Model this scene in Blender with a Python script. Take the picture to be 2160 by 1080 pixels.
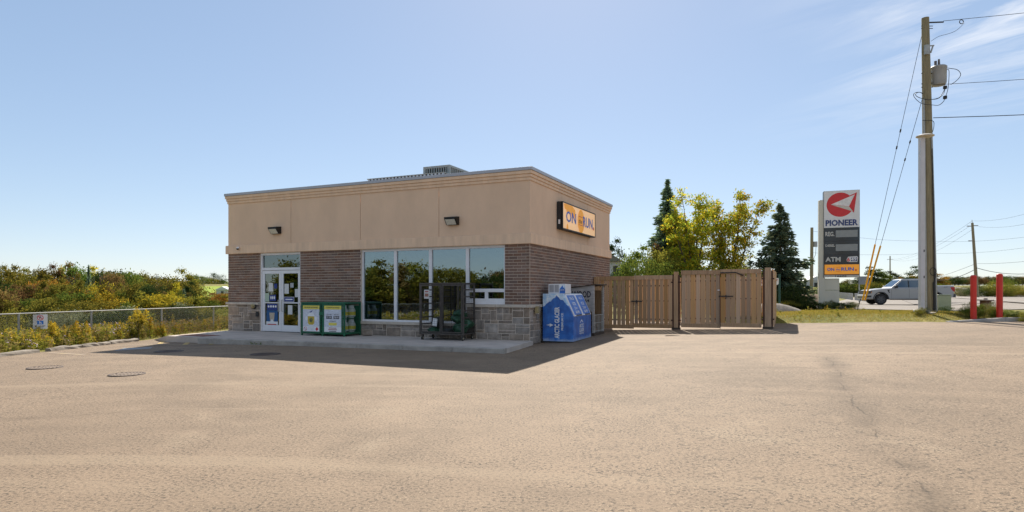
import bpy, bmesh, math, random
import numpy as np
from mathutils import Vector, Matrix
R = math.radians
# ------------------------------------------------------------------ scene, camera, light
for o in list(bpy.data.objects): bpy.data.objects.remove(o)
scn = bpy.context.scene
COL = scn.collection
cam_d = bpy.data.cameras.new('camera'); cam = bpy.data.objects.new('camera', cam_d); COL.objects.link(cam)
cam_d.sensor_width = 36.0; cam_d.lens = 1319/2160*36
cam_d.shift_y = 77/2160; cam_d.clip_start = .1; cam_d.clip_end = 6000
cam.location = (0, 0, 1.5); cam.rotation_euler = (R(90), 0, 0)
scn.camera = cam
scn.view_settings.view_transform = 'Standard'; scn.view_settings.look = 'None'
scn.view_settings.gamma = 1; scn.view_settings.use_curve_mapping = False
scn.view_settings.exposure = 1.42
SUN_EL, SUN_AZ = 39.2, math.degrees(math.atan2(.64, 6.2))      # azimuth from +Y towards +X
world = bpy.data.worlds.new('World'); scn.world = world; world.use_nodes = True
def build_world():
    nt = world.node_tree; N = nt.nodes; K = nt.links; N.clear()
    out = N.new('ShaderNodeOutputWorld'); bg = N.new('ShaderNodeBackground')
    sky = N.new('ShaderNodeTexSky'); sky.sky_type = 'NISHITA'; sky.sun_disc = False
    sky.sun_elevation = R(SUN_EL); sky.sun_rotation = R(SUN_AZ)
    sky.air_density = .85; sky.dust_density = .2; sky.ozone_density = 2.2; sky.altitude = 250
    # thin cirrus: noise on a plane high above, in the direction looked at
    tc = N.new('ShaderNodeTexCoord'); sep = N.new('ShaderNodeSeparateXYZ'); K.new(tc.outputs['Generated'], sep.inputs[0])
    mx = N.new('ShaderNodeMath'); mx.operation = 'MAXIMUM'; mx.inputs[1].default_value = .05; K.new(sep.outputs['Z'], mx.inputs[0])
    def div(s):
        d = N.new('ShaderNodeMath'); d.operation = 'DIVIDE'; K.new(sep.outputs[s], d.inputs[0]); K.new(mx.outputs[0], d.inputs[1]); return d
    cx, cy = div('X'), div('Y')
    com = N.new('ShaderNodeCombineXYZ'); K.new(cx.outputs[0], com.inputs[0]); K.new(cy.outputs[0], com.inputs[1])
    def noise(loc, rot, sc, scale, det, rough, dist):
        m = N.new('ShaderNodeMapping'); m.inputs['Location'].default_value = loc; m.inputs['Rotation'].default_value = (0, 0, R(rot)); m.inputs['Scale'].default_value = sc
        K.new(com.outputs[0], m.inputs[0]); n = N.new('ShaderNodeTexNoise'); n.inputs['Scale'].default_value = scale; n.inputs['Detail'].default_value = det
        n.inputs['Roughness'].default_value = rough; n.inputs['Distortion'].default_value = dist; K.new(m.outputs[0], n.inputs['Vector']); return n
    vr = N.new('ShaderNodeVectorRotate'); vr.rotation_type = 'Z_AXIS'; vr.inputs['Angle'].default_value = R(54); K.new(com.outputs[0], vr.inputs['Vector'])
    n1 = noise((3.4, 2.6, 0), 0, (.55, 1.6, 1), 1.9, 9, .64, .9); K.new(vr.outputs[0], n1.inputs['Vector'].links[0].from_node.inputs[0])
    n2 = noise((CLX, CLY, 0), 0, (1, 1, 1), .55, 3, .55, 0)
    r1 = N.new('ShaderNodeMapRange'); r1.inputs[1].default_value = .40; r1.inputs[2].default_value = .68; K.new(n1.outputs[0], r1.inputs[0])
    def mth(op, p, q):
        n = N.new('ShaderNodeMath'); n.operation = op
        for i, w in enumerate((p, q)):
            if isinstance(w, (int, float)): n.inputs[i].default_value = w
            else: K.new(w, n.inputs[i])
        return n.outputs[0]
    front_ = mth('ADD', mth('SUBTRACT', cx.outputs[0], mth('MULTIPLY', cy.outputs[0], .62)), mth('MULTIPLY', n2.outputs[0], 2.6))  # cirrus bank widened overhead and behind, out of view, for extra fill light
    r2 = N.new('ShaderNodeMapRange'); r2.interpolation_type = 'SMOOTHSTEP'; r2.inputs[1].default_value = .35; r2.inputs[2].default_value = 1.6; K.new(front_, r2.inputs[0])
    r3 = N.new('ShaderNodeMapRange'); r3.interpolation_type = 'SMOOTHSTEP'; r3.inputs[1].default_value = .17; r3.inputs[2].default_value = .36; K.new(sep.outputs['Z'], r3.inputs[0])
    mu0 = N.new('ShaderNodeMath'); mu0.operation = 'MULTIPLY'; K.new(r2.outputs[0], mu0.inputs[0]); K.new(r3.outputs[0], mu0.inputs[1])
    mu = N.new('ShaderNodeMath'); mu.operation = 'MULTIPLY'; K.new(r1.outputs[0], mu.inputs[0]); K.new(mu0.outputs[0], mu.inputs[1])
    mu2 = N.new('ShaderNodeMath'); mu2.operation = 'MULTIPLY'; mu2.inputs[1].default_value = .78; K.new(mu.outputs[0], mu2.inputs[0])
    mix = N.new('ShaderNodeMix'); mix.data_type = 'RGBA'; K.new(mu2.outputs[0], mix.inputs[0])
    gm = N.new('ShaderNodeGamma'); gm.inputs[1].default_value = SKY_GAMMA; K.new(sky.outputs[0], gm.inputs[0])     # softer contrast of the whole sky
    hs = N.new('ShaderNodeHueSaturation'); hs.inputs['Saturation'].default_value = SKY_SAT; K.new(gm.outputs[0], hs.inputs['Color']); tn = N.new('ShaderNodeMix'); tn.data_type = 'RGBA'; tn.blend_type = 'MULTIPLY'; tn.inputs[0].default_value = 1; tn.inputs[7].default_value = (.965, .985, 1.035, 1); K.new(hs.outputs[0], tn.inputs[6]); K.new(tn.outputs[2], mix.inputs[6])
    mix.inputs[7].default_value = (3.1, 3.2, 3.4, 1)
    K.new(mix.outputs[2], bg.inputs[0]); bg.inputs[1].default_value = SKY_STRENGTH
    K.new(bg.outputs[0], out.inputs[0])
CLX, CLY = 0.9, 0.2
SKY_STRENGTH, SKY_GAMMA, SKY_SAT = .118, .50, 1.22
build_world()
sun_d = bpy.data.lights.new('sun', 'SUN'); sun = bpy.data.objects.new('sun', sun_d); COL.objects.link(sun)
sun_d.energy = 3.2; sun_d.angle = R(.53); sun_d.color = (1, .93, .82)
sdir = Vector((math.sin(R(SUN_AZ))*math.cos(R(SUN_EL)), math.cos(R(SUN_AZ))*math.cos(R(SUN_EL)), math.sin(R(SUN_EL))))
sun.rotation_euler = sdir.to_track_quat('Z', 'Y').to_euler(); sun.location = sdir*60

# ------------------------------------------------------------------ helpers
rng = random.Random(7); nr = np.random.default_rng(7)
def lin(h):
    h = h.lstrip('#'); v = [int(h[i:i+2], 16)/255 for i in (0, 2, 4)]
    return tuple(((c+.055)/1.055)**2.4 if c > .04045 else c/12.92 for c in v)
MATS = {}
def mat(name, col, rough=.7, var=.15, scale=6, bump=0, bscale=60, metal=0, rnd=0, island=False, coat=0, spec=.5, emit=0, col2=None, detail=4, bdist=.01, stretch=None):
    """procedural surface: base colour with noise variation, optional per-object/per-piece variation, fine relief"""
    if name in MATS: return MATS[name]
    if isinstance(col, str): col = lin(col)
    m = bpy.data.materials.new(name); m.use_nodes = True; nt = m.node_tree; N = nt.nodes; K = nt.links
    b = N['Principled BSDF']; b.inputs['Roughness'].default_value = rough; b.inputs['Metallic'].default_value = metal
    b.inputs['Specular IOR Level'].default_value = spec
    if coat: b.inputs['Coat Weight'].default_value = coat; b.inputs['Coat Roughness'].default_value = .06
    tc = N.new('ShaderNodeTexCoord'); vec = tc.outputs['Object']
    if stretch:
        mp = N.new('ShaderNodeMapping'); mp.inputs['Scale'].default_value = stretch; K.new(vec, mp.inputs[0]); vec = mp.outputs[0]
    n = N.new('ShaderNodeTexNoise'); n.inputs['Scale'].default_value = scale; n.inputs['Detail'].default_value = detail; n.inputs['Roughness'].default_value = .65
    K.new(vec, n.inputs['Vector'])
    if col2 is None: c_lo = tuple(max(0, c*(1-var)) for c in col); c_hi = tuple(min(1, c*(1+var)) for c in col)
    else: c_lo, c_hi = col, (lin(col2) if isinstance(col2, str) else col2)
    mr = N.new('ShaderNodeMapRange'); mr.inputs[1].default_value = .3; mr.inputs[2].default_value = .7; K.new(n.outputs[0], mr.inputs[0])
    mx = N.new('ShaderNodeMix'); mx.data_type = 'RGBA'; K.new(mr.outputs[0], mx.inputs[0]); mx.inputs[6].default_value = (*c_lo, 1); mx.inputs[7].default_value = (*c_hi, 1)
    src = mx.outputs[2]
    if rnd:
        if island: g = N.new('ShaderNodeNewGeometry'); rv = g.outputs['Random Per Island']
        else: g = N.new('ShaderNodeObjectInfo'); rv = g.outputs['Random']
        r2 = N.new('ShaderNodeMapRange'); r2.inputs[3].default_value = 1-rnd; r2.inputs[4].default_value = 1+rnd; K.new(rv, r2.inputs[0])
        hs = N.new('ShaderNodeHueSaturation'); K.new(src, hs.inputs['Color']); K.new(r2.outputs[0], hs.inputs['Value'])
        m2 = N.new('ShaderNodeMath'); m2.operation = 'MULTIPLY'; m2.inputs[1].default_value = 7.31; K.new(rv, m2.inputs[0])
        fr = N.new('ShaderNodeMath'); fr.operation = 'FRACT'; K.new(m2.outputs[0], fr.inputs[0])
        r3 = N.new('ShaderNodeMapRange'); r3.inputs[3].default_value = 1-rnd; r3.inputs[4].default_value = 1+rnd*.6; K.new(fr.outputs[0], r3.inputs[0])
        K.new(r3.outputs[0], hs.inputs['Saturation']); src = hs.outputs[0]
    K.new(src, b.inputs['Base Color'])
    if emit: K.new(src, b.inputs['Emission Color']); b.inputs['Emission Strength'].default_value = emit
    if bump:
        n2 = N.new('ShaderNodeTexNoise'); n2.inputs['Scale'].default_value = bscale; n2.inputs['Detail'].default_value = 3; K.new(vec, n2.inputs['Vector'])
        bp = N.new('ShaderNodeBump'); bp.inputs['Strength'].default_value = bump; bp.inputs['Distance'].default_value = bdist
        K.new(n2.outputs[0], bp.inputs['Height']); K.new(bp.outputs[0], b.inputs['Normal'])
    MATS[name] = m; return m
def leafmat(name, cols, trans=.45):
    """thin leaves: diffuse + light through the leaf, colour differs from leaf to leaf"""
    if name in MATS: return MATS[name]
    m = bpy.data.materials.new(name); m.use_nodes = True; nt = m.node_tree; N = nt.nodes; K = nt.links; N.clear()
    out = N.new('ShaderNodeOutputMaterial'); g = N.new('ShaderNodeNewGeometry'); oi = N.new('ShaderNodeObjectInfo')
    r = N.new('ShaderNodeValToRGB'); cr = r.color_ramp
    cols = [lin(c) if isinstance(c, str) else c for c in cols]
    while len(cr.elements) < len(cols): cr.elements.new(.5)
    for i, c in enumerate(cols): cr.elements[i].position = i/max(1, len(cols)-1); cr.elements[i].color = (*c, 1)
    K.new(g.outputs['Random Per Island'], r.inputs[0])
    hs = N.new('ShaderNodeHueSaturation'); K.new(r.outputs[0], hs.inputs['Color'])
    mr = N.new('ShaderNodeMapRange'); mr.inputs[3].default_value = .7; mr.inputs[4].default_value = 1.35; K.new(oi.outputs['Random'], mr.inputs[0]); K.new(mr.outputs[0], hs.inputs['Value'])
    mh = N.new('ShaderNodeMapRange'); mh.inputs[3].default_value = .485; mh.inputs[4].default_value = .515; K.new(oi.outputs['Random'], mh.inputs[0]); K.new(mh.outputs[0], hs.inputs['Hue'])
    d = N.new('ShaderNodeBsdfDiffuse'); t = N.new('ShaderNodeBsdfTranslucent'); K.new(hs.outputs[0], d.inputs[0]); K.new(hs.outputs[0], t.inputs[0])
    ms = N.new('ShaderNodeMixShader'); ms.inputs[0].default_value = trans; K.new(d.outputs[0], ms.inputs[1]); K.new(t.outputs[0], ms.inputs[2]); K.new(ms.outputs[0], out.inputs[0])
    MATS[name] = m; return m
def glassmat(name, tint, refl, dark=.5, reflcol=(.85, .93, 1)):
    if name in MATS: return MATS[name]
    m = bpy.data.materials.new(name); m.use_nodes = True; nt = m.node_tree; N = nt.nodes; K = nt.links; N.clear()
    out = N.new('ShaderNodeOutputMaterial'); gl = N.new('ShaderNodeBsdfGlossy'); gl.inputs['Color'].default_value = (*reflcol, 1); gl.inputs['Roughness'].default_value = .004
    # slight waviness of the sheet
    tc = N.new('ShaderNodeTexCoord'); n = N.new('ShaderNodeTexNoise'); n.inputs['Scale'].default_value = 2.2; K.new(tc.outputs['Object'], n.inputs['Vector'])
    bp = N.new('ShaderNodeBump'); bp.inputs['Strength'].default_value = .05; bp.inputs['Distance'].default_value = .02; K.new(n.outputs[0], bp.inputs['Height']); K.new(bp.outputs[0], gl.inputs['Normal'])
    tr = N.new('ShaderNodeBsdfTransparent'); tr.inputs['Color'].default_value = (*tint, 1)
    fr = N.new('ShaderNodeFresnel'); fr.inputs['IOR'].default_value = 1.5
    ad = N.new('ShaderNodeMath'); ad.operation = 'ADD'; ad.use_clamp = True; ad.inputs[1].default_value = refl; K.new(fr.outputs[0], ad.inputs[0])
    ms = N.new('ShaderNodeMixShader'); K.new(ad.outputs[0], ms.inputs[0]); K.new(tr.outputs[0], ms.inputs[1]); K.new(gl.outputs[0], ms.inputs[2]); K.new(ms.outputs[0], out.inputs[0])
    MATS[name] = m; return m

class MB:
    """collects faces; build() links them as one mesh object"""
    def __init__(s): s.v = []; s.f = []; s.mi = []; s.cur = 0
    def add(s, vs, fs):
        o = len(s.v); s.v += [tuple(p) for p in vs]; s.f += [tuple(i+o for i in f) for f in fs]; s.mi += [s.cur]*len(fs); return s
    def box(s, x0, x1, y0, y1, z0, z1):
        return s.add([(x0,y0,z0),(x1,y0,z0),(x1,y1,z0),(x0,y1,z0),(x0,y0,z1),(x1,y0,z1),(x1,y1,z1),(x0,y1,z1)],
                     [(0,3,2,1),(4,5,6,7),(0,1,5,4),(1,2,6,5),(2,3,7,6),(3,0,4,7)])
    def bbox(s, x0, x1, y0, y1, z0, z1, b=.01):
        """box with chamfered vertical and top edges"""
        pts = [(x0+b,y0),(x1-b,y0),(x1,y0+b),(x1,y1-b),(x1-b,y1),(x0+b,y1),(x0,y1-b),(x0,y0+b)]
        cx, cy = (x0+x1)/2, (y0+y1)/2
        ins = [(x+(b if x < cx else -b), y+(b if y < cy else -b)) for x, y in pts]
        vs = [(x,y,z0) for x,y in pts]+[(x,y,z1-b) for x,y in pts]+[(x,y,z1) for x,y in ins]
        fs = [tuple(range(7,-1,-1)), tuple(range(16,24))]
        for k in range(8):
            n = (k+1) % 8; fs += [(k,n,8+n,8+k),(8+k,8+n,16+n,16+k)]
        return s.add(vs, fs)
    def tube(s, p0, p1, r0, r1=None, n=6, cap=True):
        r1 = r0 if r1 is None else r1; return s.path([p0, p1], [r0, r1], n, cap)
    def path(s, pts, r, n=6, cap=True):
        pts = [Vector(p) for p in pts]; m = len(pts); rs = r if isinstance(r, (list, tuple)) else [r]*m
        vs = []; prev = None
        for i, p in enumerate(pts):
            t = (pts[min(i+1, m-1)]-pts[max(i-1, 0)]); t = t.normalized() if t.length > 1e-9 else Vector((0,0,1))
            if prev is None: a = t.orthogonal().normalized()
            else:
                a = prev-t*prev.dot(t); a = a.normalized() if a.length > 1e-6 else t.orthogonal().normalized()
            prev = a; b = t.cross(a)
            for k in range(n):
                an = 2*math.pi*k/n; vs.append(p+(a*math.cos(an)+b*math.sin(an))*rs[i])
        fs = [(i*n+k, i*n+(k+1)%n, (i+1)*n+(k+1)%n, (i+1)*n+k) for i in range(m-1) for k in range(n)]
        if cap: fs += [tuple(range(n-1,-1,-1)), tuple(range((m-1)*n, m*n))]
        return s.add(vs, fs)
    def prism(s, pts, o, ux, uy, t):
        """polygon pts (2D) on plane o + ux,uy extruded by vector t"""
        o, ux, uy, t = Vector(o), Vector(ux), Vector(uy), Vector(t); n = len(pts)
        a = [o+ux*p[0]+uy*p[1] for p in pts]; b = [p+t for p in a]
        return s.add(a+b, [tuple(range(n)), tuple(range(2*n-1, n-1, -1))]+[(k, n+k, n+(k+1)%n, (k+1)%n) for k in range(n)])
    def lathe(s, prof, c, axis='z', n=20, close=False):
        c = Vector(c); vs = []
        for r, h in prof:
            for k in range(n):
                a = 2*math.pi*k/n; x, y = r*math.cos(a), r*math.sin(a)
                vs.append(c+(Vector((x,y,h)) if axis == 'z' else Vector((x,h,y)) if axis == 'y' else Vector((h,x,y))))
        m = len(prof); fs = [(i*n+k, i*n+(k+1)%n, (i+1)*n+(k+1)%n, (i+1)*n+k) for i in range(m-1) for k in range(n)]
        if close: fs += [tuple(range(n)), tuple(range((m-1)*n, m*n))]
        return s.add(vs, fs)
    def quad(s, *p): return s.add(p, [tuple(range(len(p)))])
    def mesh(s, name, mats):
        me = bpy.data.meshes.new(name); me.from_pydata(s.v, [], s.f)
        mats = mats if isinstance(mats, (list, tuple)) else [mats]
        for m in mats: me.materials.append(m)
        if len(mats) > 1: me.polygons.foreach_set('material_index', s.mi)
        bm = bmesh.new(); bm.from_mesh(me); bmesh.ops.recalc_face_normals(bm, faces=bm.faces); bm.to_mesh(me); bm.free()
        return me
    def build(s, name, mats, parent=None, smooth=False, bevel=0, loc=None):
        me = s.mesh(name, mats)
        if smooth:
            me.polygons.foreach_set('use_smooth', [True]*len(me.polygons))
            if hasattr(me, 'set_sharp_from_angle'): me.set_sharp_from_angle(angle=R(40))
        o = bpy.data.objects.new(name, me); COL.objects.link(o); o.parent = parent
        if loc: o.location = loc
        if bevel:
            bv = o.modifiers.new('bevel', 'BEVEL'); bv.width = bevel; bv.segments = 2; bv.limit_method = 'ANGLE'; bv.angle_limit = R(40)
        return o
def tag(o, label=None, cat=None, group=None, kind=None):
    if label: o['label'] = label
    if cat: o['category'] = cat
    if group: o['group'] = group
    if kind: o['kind'] = kind
    return o
def thing(name, label, cat, loc=(0,0,0), rotz=0, group=None):
    o = bpy.data.objects.new(name, None); COL.objects.link(o); o.empty_display_size = .1
    o.location = loc; o.rotation_euler = (0, 0, rotz); return tag(o, label, cat, group)
def copy_tree(o, parent=None):
    c = o.copy(); COL.objects.link(c); c.parent = parent
    for ch in list(o.children): copy_tree(ch, c)
    return c
def npmesh(name, V, F, mats, mi=None, parent=None, smooth=False):
    """fast mesh from numpy: V (n,3), F (m,k)"""
    me = bpy.data.meshes.new(name); k = F.shape[1]
    me.vertices.add(len(V)); me.vertices.foreach_set('co', V.astype(np.float32).ravel())
    me.loops.add(F.size); me.loops.foreach_set('vertex_index', F.astype(np.int32).ravel())
    me.polygons.add(len(F)); me.polygons.foreach_set('loop_start', np.arange(0, F.size, k, dtype=np.int32))
    for m in (mats if isinstance(mats, (list, tuple)) else [mats]): me.materials.append(m)
    if mi is not None: me.polygons.foreach_set('material_index', mi.astype(np.int32))
    me.update(calc_edges=True); return me
def link(name, me, parent=None, loc=(0,0,0), rotz=0, scale=None):
    o = bpy.data.objects.new(name, me); COL.objects.link(o); o.parent = parent; o.location = loc; o.rotation_euler = (0,0,rotz)
    if scale: o.scale = scale
    return o
def text(parent, body, m, c, w, h, rotz=0, name='lettering', bold=.0, shear=0, lift=.003, roll=0):
    """lettering fitted to a w x h box centred at c, on a vertical plane facing local -y turned by rotz"""
    cu = bpy.data.curves.new('t', 'FONT'); cu.body = body; cu.size = 1; cu.offset = bold; cu.shear = shear; cu.resolution_u = 2
    to = bpy.data.objects.new('t', cu); me = bpy.data.meshes.new_from_object(to)
    bpy.data.objects.remove(to); bpy.data.curves.remove(cu)
    P = np.array([v.co[:] for v in me.vertices]); lo, hi = P.min(0), P.max(0); P = (P-(lo+hi)/2)/np.maximum(hi-lo, 1e-6)
    M = Matrix.Translation(Vector(c)) @ Matrix.Rotation(rotz, 4, 'Z') @ Matrix.Rotation(R(90), 4, 'X') @ Matrix.Rotation(roll, 4, 'Z')
    for v, p in zip(me.vertices, P): v.co = M @ Vector((p[0]*w, p[1]*h, lift))
    me.materials.clear(); me.materials.append(m); me.name = name
    o = bpy.data.objects.new(name, me); COL.objects.link(o); o.parent = parent; return o
def disc_pts(cx, cy, r, n=32, ry=None):
    return [(cx+r*math.cos(2*math.pi*k/n), cy+(ry or r)*math.sin(2*math.pi*k/n)) for k in range(n)]
def px(u, Y): return (u-1080)/1319*Y
def sm(a, b, x):
    t = min(1, max(0, (x-a)/(b-a))); return t*t*(3-2*t)
# ------------------------------------------------------------------ heights of the ground
def lotz(x):
    if x < -6: return -.1*min(1, (-6-x)/6.5)
    if x < .5: return 0.
    return .034*(min(x, 14)-.5) + (.05*sm(14, 20, x))
def back_edge(x):
    """far edge of the asphalt lot"""
    if x < 9.0: return 31.
    if x < 15.2: return 24.1+(x-9)*(21.8-24.1)/6.2
    return 21.8-(x-15.2)*.02
def left_edge(y): return -13.15+(y-12)*.095
def T(x, y):
    z = lotz(x); inlot = left_edge(y) < x and y < back_edge(x) and y > -45 and x < 70
    if inlot: return z-.07
    rise = sm(70, 260, y)*3.4 + sm(260, 900, y)*2
    le = left_edge(y)-x
    if le >= 0:
        v = -.1 - 1.5*sm(1.0, 14, le)
        v += sm(48, 130, y)*2.9 + sm(130, 230, y)*3.2
        return v
    d = y-back_edge(x)
    if x < 9: return z+.02+rise
    g = z+.03+.2*sm(0, 2.0, d)
    if x > 17.5: g = z+.10
    c = x-.59*y
    low = .55+.3*sm(2, 9, c)
    far = sm(5, 9, d) if x < 17.5 else sm(1.6, 3.2, d)
    if c > 26: low += .15*sm(26, 40, c)
    g = g*(1-far)+low*far
    return g+rise
# ------------------------------------------------------------------ ground sheets
def asphalt(name, base, dark, pale):
    m = bpy.data.materials.new(name); m.use_nodes = True; nt = m.node_tree; N = nt.nodes; K = nt.links
    b = N['Principled BSDF']; b.inputs['Roughness'].default_value = .85; b.inputs['Specular IOR Level'].default_value = .25
    tc = N.new('ShaderNodeTexCoord'); V = tc.outputs['Object']
    def noise(sc, det=3, rough=.6, dist=0):
        n = N.new('ShaderNodeTexNoise'); n.inputs['Scale'].default_value = sc; n.inputs['Detail'].default_value = det; n.inputs['Roughness'].default_value = rough
        n.inputs['Distortion'].default_value = dist; K.new(V, n.inputs['Vector']); return n.outputs[0]
    def rng_(src, a, c, lo=0, hi=1):
        r = N.new('ShaderNodeMapRange'); r.inputs[1].default_value = a; r.inputs[2].default_value = c; r.inputs[3].default_value = lo; r.inputs[4].default_value = hi; K.new(src, r.inputs[0]); return r.outputs[0]
    def mixc(f, a, c):
        x = N.new('ShaderNodeMix'); x.data_type = 'RGBA'
        K.new(f, x.inputs[0])
        for i, q in ((6, a), (7, c)):
            if isinstance(q, tuple): x.inputs[i].default_value = (*q, 1)
            else: K.new(q, x.inputs[i])
        return x.outputs[2]
    def mul(a, c):
        x = N.new('ShaderNodeMath'); x.operation = 'MULTIPLY'; K.new(a, x.inputs[0])
        if isinstance(c, float): x.inputs[1].default_value = c
        else: K.new(c, x.inputs[1])
        return x.outputs[0]
    big = noise(.23, 5, .6, .4); mid = noise(1.7, 5, .7); fine = noise(34, 4, .75); grit = noise(60, 3, .7)
    col = mixc(rng_(big, .35, .68), tuple(c*.88 for c in base), tuple(c*1.15 for c in base))
    col = mixc(rng_(mid, .42, .75, 0, .5), col, tuple(c*.83 for c in base))
    # pale sandy wash patches and tar-dark worn patches
    wash = noise(.5, 4, .6, .8); col = mixc(rng_(wash, .60, .74, 0, .55), col, pale)
    col = mixc(mul(rng_(fine, .505, .60), rng_(mid, .36, .60, .5, 1.)), col, dark)
    dk = noise(.32, 5, .62, .6); col = mixc(mul(rng_(dk, .51, .66, 0, .85), rng_(noise(21, 4, .8), .40, .6)), col, tuple(c*.45 for c in base))
    col = mixc(rng_(grit, .58, .68, 0, .75), col, tuple(min(1, c*1.5) for c in pale))
    # paving seams: worn dark lines with a broken crack inside, and old tyre sweeps
    spz = N.new('ShaderNodeSeparateXYZ'); K.new(V, spz.inputs[0])
    def op(o_, p, q):
        n = N.new('ShaderNodeMath'); n.operation = o_
        for i, w in enumerate((p, q)):
            if isinstance(w, (int, float)): n.inputs[i].default_value = w
            else: K.new(w, n.inputs[i])
        return n.outputs[0]
    ck = None
    for (x0, y0, sl, y_lo, y_hi, wb, dk_) in ((2.66, 4.0, .428, 1.5, 14.5, .34, .95), (-9.6, 6.0, 2.6, 4.2, 9.4, .2, .7)):
        wav = op('MULTIPLY', op('SUBTRACT', noise(.8, 6, .6), .5), .55)
        d = op('ABSOLUTE', op('ADD', op('SUBTRACT', op('SUBTRACT', spz.outputs['X'], x0), op('MULTIPLY', op('SUBTRACT', spz.outputs['Y'], y0), sl)), wav), 0)
        if sl > 1: d = op('MULTIPLY', d, .36)
        ins = mul(rng_(spz.outputs['Y'], y_lo, y_lo+1.2), rng_(spz.outputs['Y'], y_hi, y_hi-2.2))
        band = mul(mul(rng_(d, .0, wb, 1, 0), rng_(noise(1.1, 4), .38, .62)), ins); col = mixc(mul(mul(band, dk_), rng_(fine, .35, .6, .45, 1.)), col, tuple(c*.38 for c in base))
        line = mul(mul(rng_(d, .004, .014, 1, 0), rng_(noise(1.7, 3), .46, .56)), ins); col = mixc(mul(line, .5), col, tuple(c*.6 for c in dark)); ck = line if ck is None else op('MAXIMUM', ck, line)
    # faint tyre sweeps: stretched noise along a wide arc round the pumps
    arc = op('SQRT', op('ADD', op('POWER', op('SUBTRACT', spz.outputs['X'], -4.0), 2), op('POWER', op('ADD', spz.outputs['Y'], 14.0), 2)), 0)
    ac = N.new('ShaderNodeCombineXYZ'); K.new(arc, ac.inputs[0]); K.new(op('MULTIPLY', spz.outputs['X'], .05), ac.inputs[1])
    an = N.new('ShaderNodeTexNoise'); an.inputs['Scale'].default_value = 1.5; an.inputs['Detail'].default_value = 3; K.new(ac.outputs[0], an.inputs['Vector'])
    col = mixc(mul(rng_(an.outputs[0], .54, .68, 0, .42), rng_(noise(.3, 3), .4, .6)), col, tuple(c*.55 for c in base)); col = mixc(rng_(an.outputs[0], .42, .32, 0, .3), col, pale)
    K.new(col, b.inputs['Base Color'])
    bp = N.new('ShaderNodeBump'); bp.inputs['Strength'].default_value = .5; bp.inputs['Distance'].default_value = .010
    hh = N.new('ShaderNodeMath'); hh.operation = 'SUBTRACT'; K.new(fine, hh.inputs[0]); K.new(ck, hh.inputs[1])
    K.new(hh.outputs[0], bp.inputs['Height']); K.new(bp.outputs[0], b.inputs['Normal'])
    MATS[name] = m; return m
M_LOT = asphalt('lot_asphalt', (.248, .178, .117), (.042, .034, .026), (.335, .255, .17))
M_ROAD = asphalt('road_asphalt', (.25, .215, .18), (.12, .10, .085), (.31, .275, .235))
M_GRAVEL = mat('gravel', (.20, .175, .15), .95, .35, 9, .8, 30)
M_CONC = mat('concrete', (.50, .43, .37), .9, .16, 1.6, .25, 60)
M_KERB = mat('kerb_concrete', (.38, .34, .295), .9, .25, 3, .4, 40)
M_SOIL = mat('soil', (.13, .09, .055), .95, .4, 3, .8, 14)

def ground_material():
    m = bpy.data.materials.new('ground_cover'); m.use_nodes = True; nt = m.node_tree; N = nt.nodes; K = nt.links
    b = N['Principled BSDF']; b.inputs['Roughness'].default_value = .95; b.inputs['Specular IOR Level'].default_value = .15
    tc = N.new('ShaderNodeTexCoord'); V = tc.outputs['Object']
    def noise(sc, det):
        n = N.new('ShaderNodeTexNoise'); n.inputs['Scale'].default_value = sc; n.inputs['Detail'].default_value = det; n.inputs['Roughness'].default_value = .65; K.new(V, n.inputs['Vector']); return n.outputs[0]
    r = N.new('ShaderNodeValToRGB'); K.new(noise(.35, 6), r.inputs[0]); e = r.color_ramp.elements
    e[0].position = .3; e[0].color = (.12, .13, .025, 1); e[1].position = .7; e[1].color = (.30, .23, .07, 1)
    x = r.color_ramp.elements.new(.5); x.color = (.20, .18, .04, 1)
    r2 = N.new('ShaderNodeMapRange'); r2.inputs[1].default_value = .35; r2.inputs[2].default_value = .65; r2.inputs[3].default_value = .6; r2.inputs[4].default_value = 1.25; K.new(noise(9, 4), r2.inputs[0])
    hs = N.new('ShaderNodeHueSaturation'); K.new(r.outputs[0], hs.inputs['Color']); K.new(r2.outputs[0], hs.inputs['Value'])
    # far hay field on the left: fresh green crop
    sp = N.new('ShaderNodeSeparateXYZ'); K.new(V, sp.inputs[0])
    def step(out, a, c):
        q = N.new('ShaderNodeMapRange'); q.interpolation_type = 'SMOOTHSTEP'; q.inputs[1].default_value = a; q.inputs[2].default_value = c; K.new(out, q.inputs[0]); return q.outputs[0]
    fm = N.new('ShaderNodeMath'); fm.operation = 'MULTIPLY'; K.new(step(sp.outputs['Y'], 78, 84), fm.inputs[0]); K.new(step(sp.outputs['X'], -20, -26), fm.inputs[1])
    fm2 = N.new('ShaderNodeMath'); fm2.operation = 'MULTIPLY'; K.new(fm.outputs[0], fm2.inputs[0]); K.new(step(sp.outputs['Y'], 196, 186), fm2.inputs[1])
    mx = N.new('ShaderNodeMix'); mx.data_type = 'RGBA'; K.new(fm2.outputs[0], mx.inputs[0]); K.new(hs.outputs[0], mx.inputs[6]); mx.inputs[7].default_value = (.24, .31, .03, 1)
    K.new(mx.outputs[2], b.inputs['Base Color'])
    bp = N.new('ShaderNodeBump'); bp.inputs['Strength'].default_value = .8; bp.inputs['Distance'].default_value = .04; K.new(noise(16, 4), bp.inputs['Height']); K.new(bp.outputs[0], b.inputs['Normal'])
    MATS['ground_cover'] = m; return m
M_GROUND = ground_material()

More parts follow.
